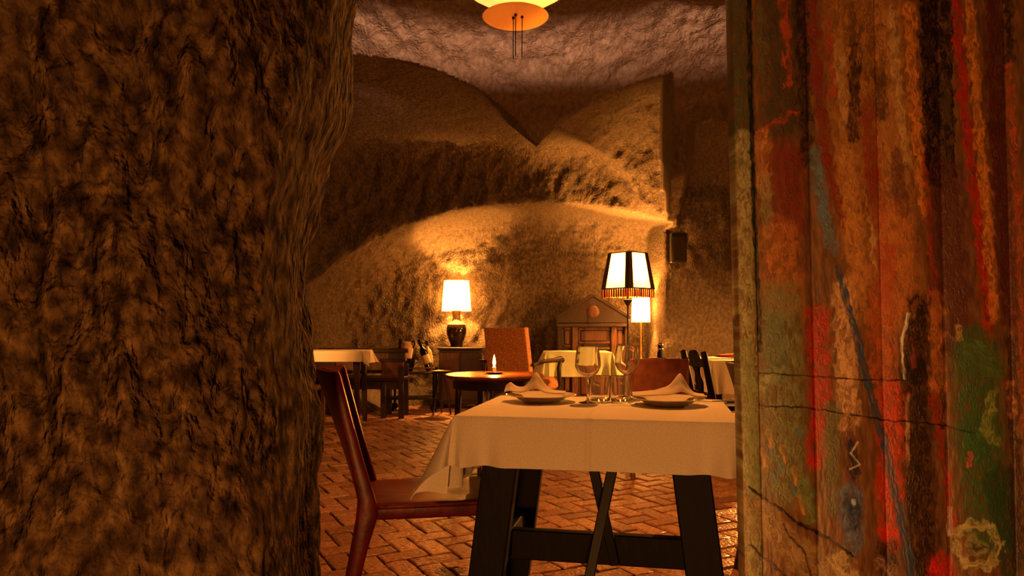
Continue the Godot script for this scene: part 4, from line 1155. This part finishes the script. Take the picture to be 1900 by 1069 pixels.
func console() -> void:
	var t := thing("low_cabinet", "low dark cabinet with two doors under the vase lamp", "cabinet", Vector3(-0.655, 0, -9.30))
	obj("body", MB.new().box(Vector3(0, 0.40, 0), Vector3(0.52, 0.68, 0.34), 0.006), M.dark_wood, t)
	obj("top", MB.new().box(Vector3(0, 0.758, 0), Vector3(0.57, 0.034, 0.38), 0.008), M.dark_wood, t)
	for s in [-1, 1]:
		var d := obj("door", MB.new().box(Vector3(s * 0.128, 0.41, 0.178), Vector3(0.238, 0.60, 0.02), 0.005), M.brown_wood if s < 0 else M.dark_wood, t)
		obj("knob", MB.new().lathe(Vector3(s * 0.03, 0.45, 0.188), [Vector2(0.0, 0.0), Vector2(0.006, 0.0), Vector2(0.006, 0.012), Vector2(0.012, 0.018), Vector2(0.0, 0.026)], 14, Basis(Vector3.RIGHT, PI / 2)), M.brass, d)
		for z in [-0.14, 0.14]: obj("foot", MB.new().bar(Vector3(s * 0.22, 0.07, z), Vector3(s * 0.22, 0.0, z), Vector2(0.06, 0.06), Vector2(0.04, 0.04)), M.dark_wood, t)

func gabled_cabinet() -> void:
	var t := thing("gabled_cabinet", "tall dark wooden cabinet with a triangular gable and framed panels", "cabinet", Vector3(1.01, 0, -9.25))
	obj("body", MB.new().box(Vector3(0, 0.55, -0.03), Vector3(0.86, 1.06, 0.30), 0.008), M.dark_wood, t)
	obj("pediment", MB.new().slab(PackedVector2Array([Vector2(-0.455, 1.075), Vector2(0.455, 1.075), Vector2(0.455, 1.15), Vector2(0.04, 1.405), Vector2(0.0, 1.435), Vector2(-0.04, 1.405), Vector2(-0.455, 1.15)]), Vector3(0, 0, 0.02), Basis(), 0.36, 0.012), M.dark_wood, t)
	for s in [-1, 1]: obj("gable_moulding", MB.new().bar(Vector3(s * 0.47, 1.145, 0.205), Vector3(s * 0.01, 1.425, 0.205), Vector2(0.03, 0.045), Vector2(0.03, 0.045), Vector3(0, 0, 1), 0.006), M.dark_wood, t)
	obj("rosette", MB.new().lathe(Vector3(0, 1.22, 0.20), [Vector2(0.0, 0.0), Vector2(0.07, 0.0), Vector2(0.075, 0.008), Vector2(0.05, 0.016), Vector2(0.03, 0.012), Vector2(0.0, 0.02)], 24, Basis(Vector3.RIGHT, PI / 2)), M.brown_wood, t)
	obj("cornice", MB.new().box(Vector3(0, 1.055, 0.03), Vector3(0.90, 0.05, 0.36), 0.01), M.dark_wood, t)
	for x in [-0.415, -0.225, 0.265, 0.415]:
		obj("post", MB.new().box(Vector3(x, 0.52, 0.145), Vector3(0.075 if absf(x) < 0.3 else 0.04, 1.03, 0.05), 0.008), M.brown_wood if x > -0.4 and x < 0.4 else M.dark_wood, t)
	for r in [[-0.32, 0.075, 0.90, 0.22], [0.34, 0.075, 0.90, 0.22], [0.02, 0.39, 0.92, 0.17], [0.02, 0.39, 0.66, 0.20], [0.02, 0.39, 0.33, 0.36], [-0.32, 0.075, 0.45, 0.55], [0.34, 0.075, 0.45, 0.55]]:
		var p := obj("panel", MB.new().box(Vector3(r[0], r[2], 0.125), Vector3(r[1] * 0.86, r[3] * 0.82, 0.026), 0.010), M.brown_wood, t)
		obj("frame", MB.new().box(Vector3(r[0], r[2] + r[3] / 2, 0.138), Vector3(r[1], 0.026, 0.03), 0.005).box(Vector3(r[0], r[2] - r[3] / 2, 0.138), Vector3(r[1], 0.026, 0.03), 0.005), M.brown_wood, p)

func side_things() -> void:
	var b := thing("wall_box", "small dark wooden box fixed high on the rock wall right of the niche", "wall box", Vector3(1.905, 1.940, -8.34))
	obj("case", MB.new().box(Vector3.ZERO, Vector3(0.175, 0.34, 0.10), 0.008), M.black_plastic, b)
	obj("front_panel", MB.new().box(Vector3(0, -0.01, 0.052), Vector3(0.145, 0.29, 0.012), 0.004), M.dark_wood, b)
	obj("knob", MB.new().lathe(Vector3(0.005, -0.115, 0.058), [Vector2(0.0, 0.0), Vector2(0.008, 0.0), Vector2(0.008, 0.012), Vector2(0.0, 0.014)], 14, Basis(Vector3.RIGHT, PI / 2)), M.silver, b)
	for q in [["small dark stand behind the candle table, holding a bottle", Vector3(-0.275, 0, -8.3), 0.66, 0.10], ["small dark stand behind the leather chair, holding a bottle", Vector3(1.44, 0, -7.05), 0.74, 0.11]]:
		var t := thing("bottle_stand", q[0], "stand", q[1])
		obj("top", MB.new().lathe(Vector3.ZERO, [Vector2(0.0, q[2] - 0.025), Vector2(q[3], q[2] - 0.025), Vector2(q[3] + 0.005, q[2] - 0.012), Vector2(q[3], q[2]), Vector2(0.0, q[2])], 28), M.dark_wood, t)
		for k in 3: obj("leg", MB.new().tube([Vector3(q[3] * cos(k * 2.1 + 0.4), 0, q[3] * sin(k * 2.1 + 0.4)), Vector3(0.03 * cos(k * 2.1 + 0.4), q[2] - 0.02, 0.03 * sin(k * 2.1 + 0.4))], [0.012, 0.014], 10), M.dark_wood, t)
	var c := thing("cruet_bottle", "small glass cruet with a dark stopper left of the orange armchair", "cruet", Vector3(-0.275, 0.662, -8.3))
	obj("glass_body", MB.new().lathe(Vector3.ZERO, [Vector2(0.0, 0.0), Vector2(0.038, 0.0), Vector2(0.040, 0.09), Vector2(0.022, 0.13), Vector2(0.018, 0.155), Vector2(0.030, 0.165), Vector2(0.0, 0.166)], 24), M.pale_jar, c)
	obj("stopper", MB.new().lathe(Vector3(0, 0.166, 0), [Vector2(0.0, 0.0), Vector2(0.014, 0.0), Vector2(0.026, 0.022), Vector2(0.018, 0.045), Vector2(0.0, 0.05)], 18), M.dark_china, c)
	var g := thing("pepper_mill", "dark pepper mill with silver bands behind the brown leather chair", "pepper mill", Vector3(1.44, 0.742, -7.05))
	obj("body", MB.new().lathe(Vector3.ZERO, [Vector2(0.0, 0.0), Vector2(0.034, 0.0), Vector2(0.030, 0.05), Vector2(0.020, 0.075), Vector2(0.026, 0.095), Vector2(0.030, 0.115), Vector2(0.022, 0.135), Vector2(0.0, 0.14)], 24), M.black_wood, g)
	for y in [0.078, 0.118]: obj("band", MB.new().lathe(Vector3(0, y, 0), [Vector2(0.018, 0.0), Vector2(0.033, 0.0), Vector2(0.033, 0.010), Vector2(0.018, 0.010)], 24, Basis(), true), M.silver, g)

func far_chair() -> void:   # a plain wooden chair at the left table, mostly behind the jamb; faces -z
	var t := thing("wooden_chair", "plain brown wooden chair at the left table, close beside the rock jamb", "chair", Vector3(-2.06, 0, -7.05))
	for s in [-1, 1]:
		obj("rear_post", MB.new().tube([Vector3(s * 0.17, 0.0, 0.20), Vector3(s * 0.17, 0.25, 0.165), Vector3(s * 0.17, 0.46, 0.16), Vector3(s * 0.165, 0.62, 0.175), Vector3(s * 0.16, 0.66, 0.185)], [0.018, 0.021, 0.023, 0.020, 0.017], 12), M.brown_wood, t)
		obj("front_leg", MB.new().bar(Vector3(s * 0.18, 0.44, -0.19), Vector3(s * 0.18, 0, -0.19), Vector2(0.04, 0.04), Vector2(0.032, 0.032)), M.brown_wood, t)
	obj("seat", MB.new().box(Vector3(0, 0.445, 0.0), Vector3(0.42, 0.035, 0.42), 0.01), M.brown_wood, t)
	for y in [0.54, 0.625]: obj("back_slat", MB.new().box(Vector3(0, y, 0.176), Vector3(0.33, 0.045, 0.018), 0.005), M.brown_wood, t)

func unseen_lamps() -> void:   # outside the picture, like the ones in it: one at the far left of the cave, one on the wall of the room in front, and an added one above the front table
	var t := thing("floor_lamp", "dark reading lamp out of sight behind the rock jamb, turned to the left table", "lamp", Vector3(-2.4, 0, -6.1))
	obj("base", MB.new().lathe(Vector3.ZERO, [Vector2(0.0, 0.0), Vector2(0.14, 0.0), Vector2(0.14, 0.015), Vector2(0.012, 0.04), Vector2(0.011, 1.80), Vector2(0.0, 1.80)], 24), M.iron, t)
	var aim := Vector3(0.40, -1.12, -1.75).normalized()
	var tilt := Basis(Quaternion(Vector3.DOWN, aim))
	obj("lamp_shade", MB.new().lathe(Vector3(0, 1.82, 0), [Vector2(0.075, -0.10), Vector2(0.06, 0.05), Vector2(0.0, 0.055), Vector2(0.0, 0.050), Vector2(0.055, 0.045), Vector2(0.070, -0.10)], 32, tilt, true), M.trim, t)
	obj("bulb", MB.new().lathe(Vector3(0, 1.82, 0) + aim * 0.05, [Vector2(0.0, -0.03), Vector2(0.025, 0.0), Vector2(0.0, 0.03)], 16, tilt), M.bulb, t)
	var spot := SpotLight3D.new()
	spot.name = "reading_light"
	spot.position = Vector3(0, 1.82, 0) + aim * 0.05
	spot.basis = Basis.looking_at(aim, Vector3.UP)
	spot.light_color = LAMP
	spot.light_energy = E_LEFT
	spot.light_size = 0.02
	spot.spot_angle = 16.0
	spot.spot_range = 30.0
	spot.spot_attenuation = 2.0
	spot.shadow_enabled = true
	t.add_child(spot, true)
	var u := thing("pendant_lamp", "opaque pendant lamp added above the picture, behind the front table, to brighten it", "lamp", Vector3(0.55, 0, -3.6))  # added out of view to brighten the front table and the floor
	obj("lamp_shade", MB.new().lathe(Vector3.ZERO, [Vector2(0.21, 2.76), Vector2(0.06, 2.93), Vector2(0.0, 2.93), Vector2(0.0, 2.925), Vector2(0.056, 2.925), Vector2(0.206, 2.755)], 40, Basis(), true), M.trim, u)
	obj("cable", MB.new().tube([Vector3(0, 2.93, 0), Vector3(0, 3.3, 0)], [0.006], 8), M.iron, u)
	lamp_bulb(u, 2.845, E_TABLE, OVER)
	var r := thing("table_lamp", "small dome shaded lamp on the right table, hidden by the painted door", "lamp", Vector3(2.66, 0.756, -6.75))
	obj("base", MB.new().lathe(Vector3.ZERO, [Vector2(0.0, 0.0), Vector2(0.06, 0.0), Vector2(0.06, 0.012), Vector2(0.014, 0.03), Vector2(0.012, 0.20), Vector2(0.0, 0.20)], 20), M.brass, r)
	obj("lamp_shade", MB.new().lathe(Vector3.ZERO, [Vector2(0.10, 0.262), Vector2(0.085, 0.32), Vector2(0.04, 0.355), Vector2(0.0, 0.36), Vector2(0.0, 0.356), Vector2(0.038, 0.351), Vector2(0.082, 0.317), Vector2(0.096, 0.262)], 32, Basis(), true), M.trim, r)
	lamp_bulb(r, 0.245, E_RIGHT, LAMP, 0.025)
	var w := thing("floor_lantern", "low globe lantern standing on the floor of the room in front of the doorway", "lantern", Vector3(-0.2, 0, 0.35))
	obj("stand", MB.new().lathe(Vector3.ZERO, [Vector2(0.0, -0.012), Vector2(0.09, -0.012), Vector2(0.09, 0.01), Vector2(0.03, 0.03), Vector2(0.02, 0.05), Vector2(0.05, 0.07), Vector2(0.0, 0.085)], 24), M.iron, w)
	obj("globe", MB.new().lathe(Vector3(0, 0.165, 0), [Vector2(0.0, -0.09), Vector2(0.06, -0.067), Vector2(0.09, 0.0), Vector2(0.06, 0.067), Vector2(0.0, 0.09)], 24), M.bulb, w, 60.0)
	omni("globe_light", Vector3(0, 0.165, 0), ROOM, E_ROOM, 0.09, w)

const FINE := 0.25
const LAMP := Color(1.0, 0.64, 0.28)
const PEND := Color(1.0, 0.72, 0.57)
const CANDLE := Color(1.0, 0.58, 0.24)
const ROOM := Color(1.0, 0.63, 0.30)
const E_VASE := 6.4
const E_LANTERN := 7.6
const E_SMALL := 8.0
const E_PENDANT := 40.0
const E_CANDLE := 1.1
const E_TABLE := 5.2
const E_RIGHT := 10.0
const OVER := Color(1.0, 0.61, 0.25)
const E_LEFT := 6.0
const E_ROOM := 3.9
const CAP_Y := 2.585
const BOWL_Y := 2.580

func _ready() -> void:
	var cam := Camera3D.new()
	cam.name = "camera"
	cam.projection = Camera3D.PROJECTION_FRUSTUM
	cam.near = 0.05
	cam.far = 100.0
	cam.size = 0.05 * 1069.0 / 1350.0
	cam.frustum_offset = Vector2(0.0, 0.05 * 69.5 / 1350.0)
	cam.position = Vector3(0, 1.05, 0)
	add_child(cam)
	cam.current = true
	var env := Environment.new()
	env.background_mode = Environment.BG_COLOR
	env.background_color = Color.BLACK
	env.tonemap_mode = Environment.TONE_MAPPER_LINEAR
	env.tonemap_exposure = 1.0
	env.sdfgi_enabled = true
	env.ssao_enabled = true
	env.ssil_enabled = true
	var we := WorldEnvironment.new()
	we.name = "environment"
	we.environment = env
	add_child(we)
	materials()
	cave()
	rough_jamb()
	painted_door()
	anteroom()
	floor_bricks()
	pendant()
	lantern_lamp()
	vase_lamp()
	small_lamp()
	unseen_lamps()
	front_table()
	setting_on_front_table()
	leather_chair("leather_chair", "red brown leather chair left of the front table, facing it", M.red_leather, Vector3(-0.325, 0, -2.66), 10.4)
	leather_chair("leather_chair", "black leather chair right of the front table, almost hidden behind the painted door", M.black_leather, Vector3(1.262, 0, -2.95), 0.0)
	leather_chair("leather_chair", "brown leather chair seen from behind, between front table and fringed lamp", M.brown_leather, Vector3(1.035, 0, -5.22), 84.0).scale = Vector3.ONE * 0.92
	candle_table()
	armchair()
	plain_table("far dining table behind the orange armchair, under a greenish white cloth", Vector3(0.74, 0, -8.32), 0.0, 0.72, 0.56, 0.75, M.pale_wood)
	laid_cloth("greenish white cloth on the far table behind the orange armchair", Vector3(0.74, 0, -8.32), 0.0, 0.72, 0.56, 0.75, [0.22, 0.22, 0.22, 0.27], M.green_cloth, 50.0)
	plain_table("dining table at the right behind the carved chair, mostly hidden by the painted door", Vector3(2.22, 0, -6.55), 0.0, 1.05, 0.80, 0.75, M.dark_wood)
	laid_cloth("white cloth on the right table behind the carved chair", Vector3(2.22, 0, -6.55), 0.0, 1.05, 0.80, 0.75, [0.24, 0.24, 0.24, 0.28], M.cloth, 80.0)
	plain_table("dining table at the far left, under a short white cloth", Vector3(-1.98, 0, -7.82), 0.0, 0.84, 0.50, 0.78, M.dark_wood)
	laid_cloth("white cloth with hanging corners on the far left table", Vector3(-1.98, 0, -7.82), 0.0, 0.84, 0.50, 0.78, [0.15, 0.14, 0.12, 0.11], M.cloth, 110.0)
	for k in 2:
		var mn := obj("folded_napkin", MB.new().box(Vector3.ZERO, Vector3(0.20, 0.012, 0.15), 0.004, Basis(Vector3(0, 0, 1), 0.06 if k else -0.05)), M.red_napkin)
		mn.position = Vector3(1.93 + 0.03 * k, 0.768 + 0.020 * k, -6.52)
		tag(mn, ["lower reddish folded napkin on the right table, lying flat under the other", "upper reddish folded napkin on the right table, tilted on the other"][k], "napkin", "reddish napkins on the right table")
	carved_chair()
	settle()
	trolley()
	console()
	gabled_cabinet()
	side_things()
	far_chair()
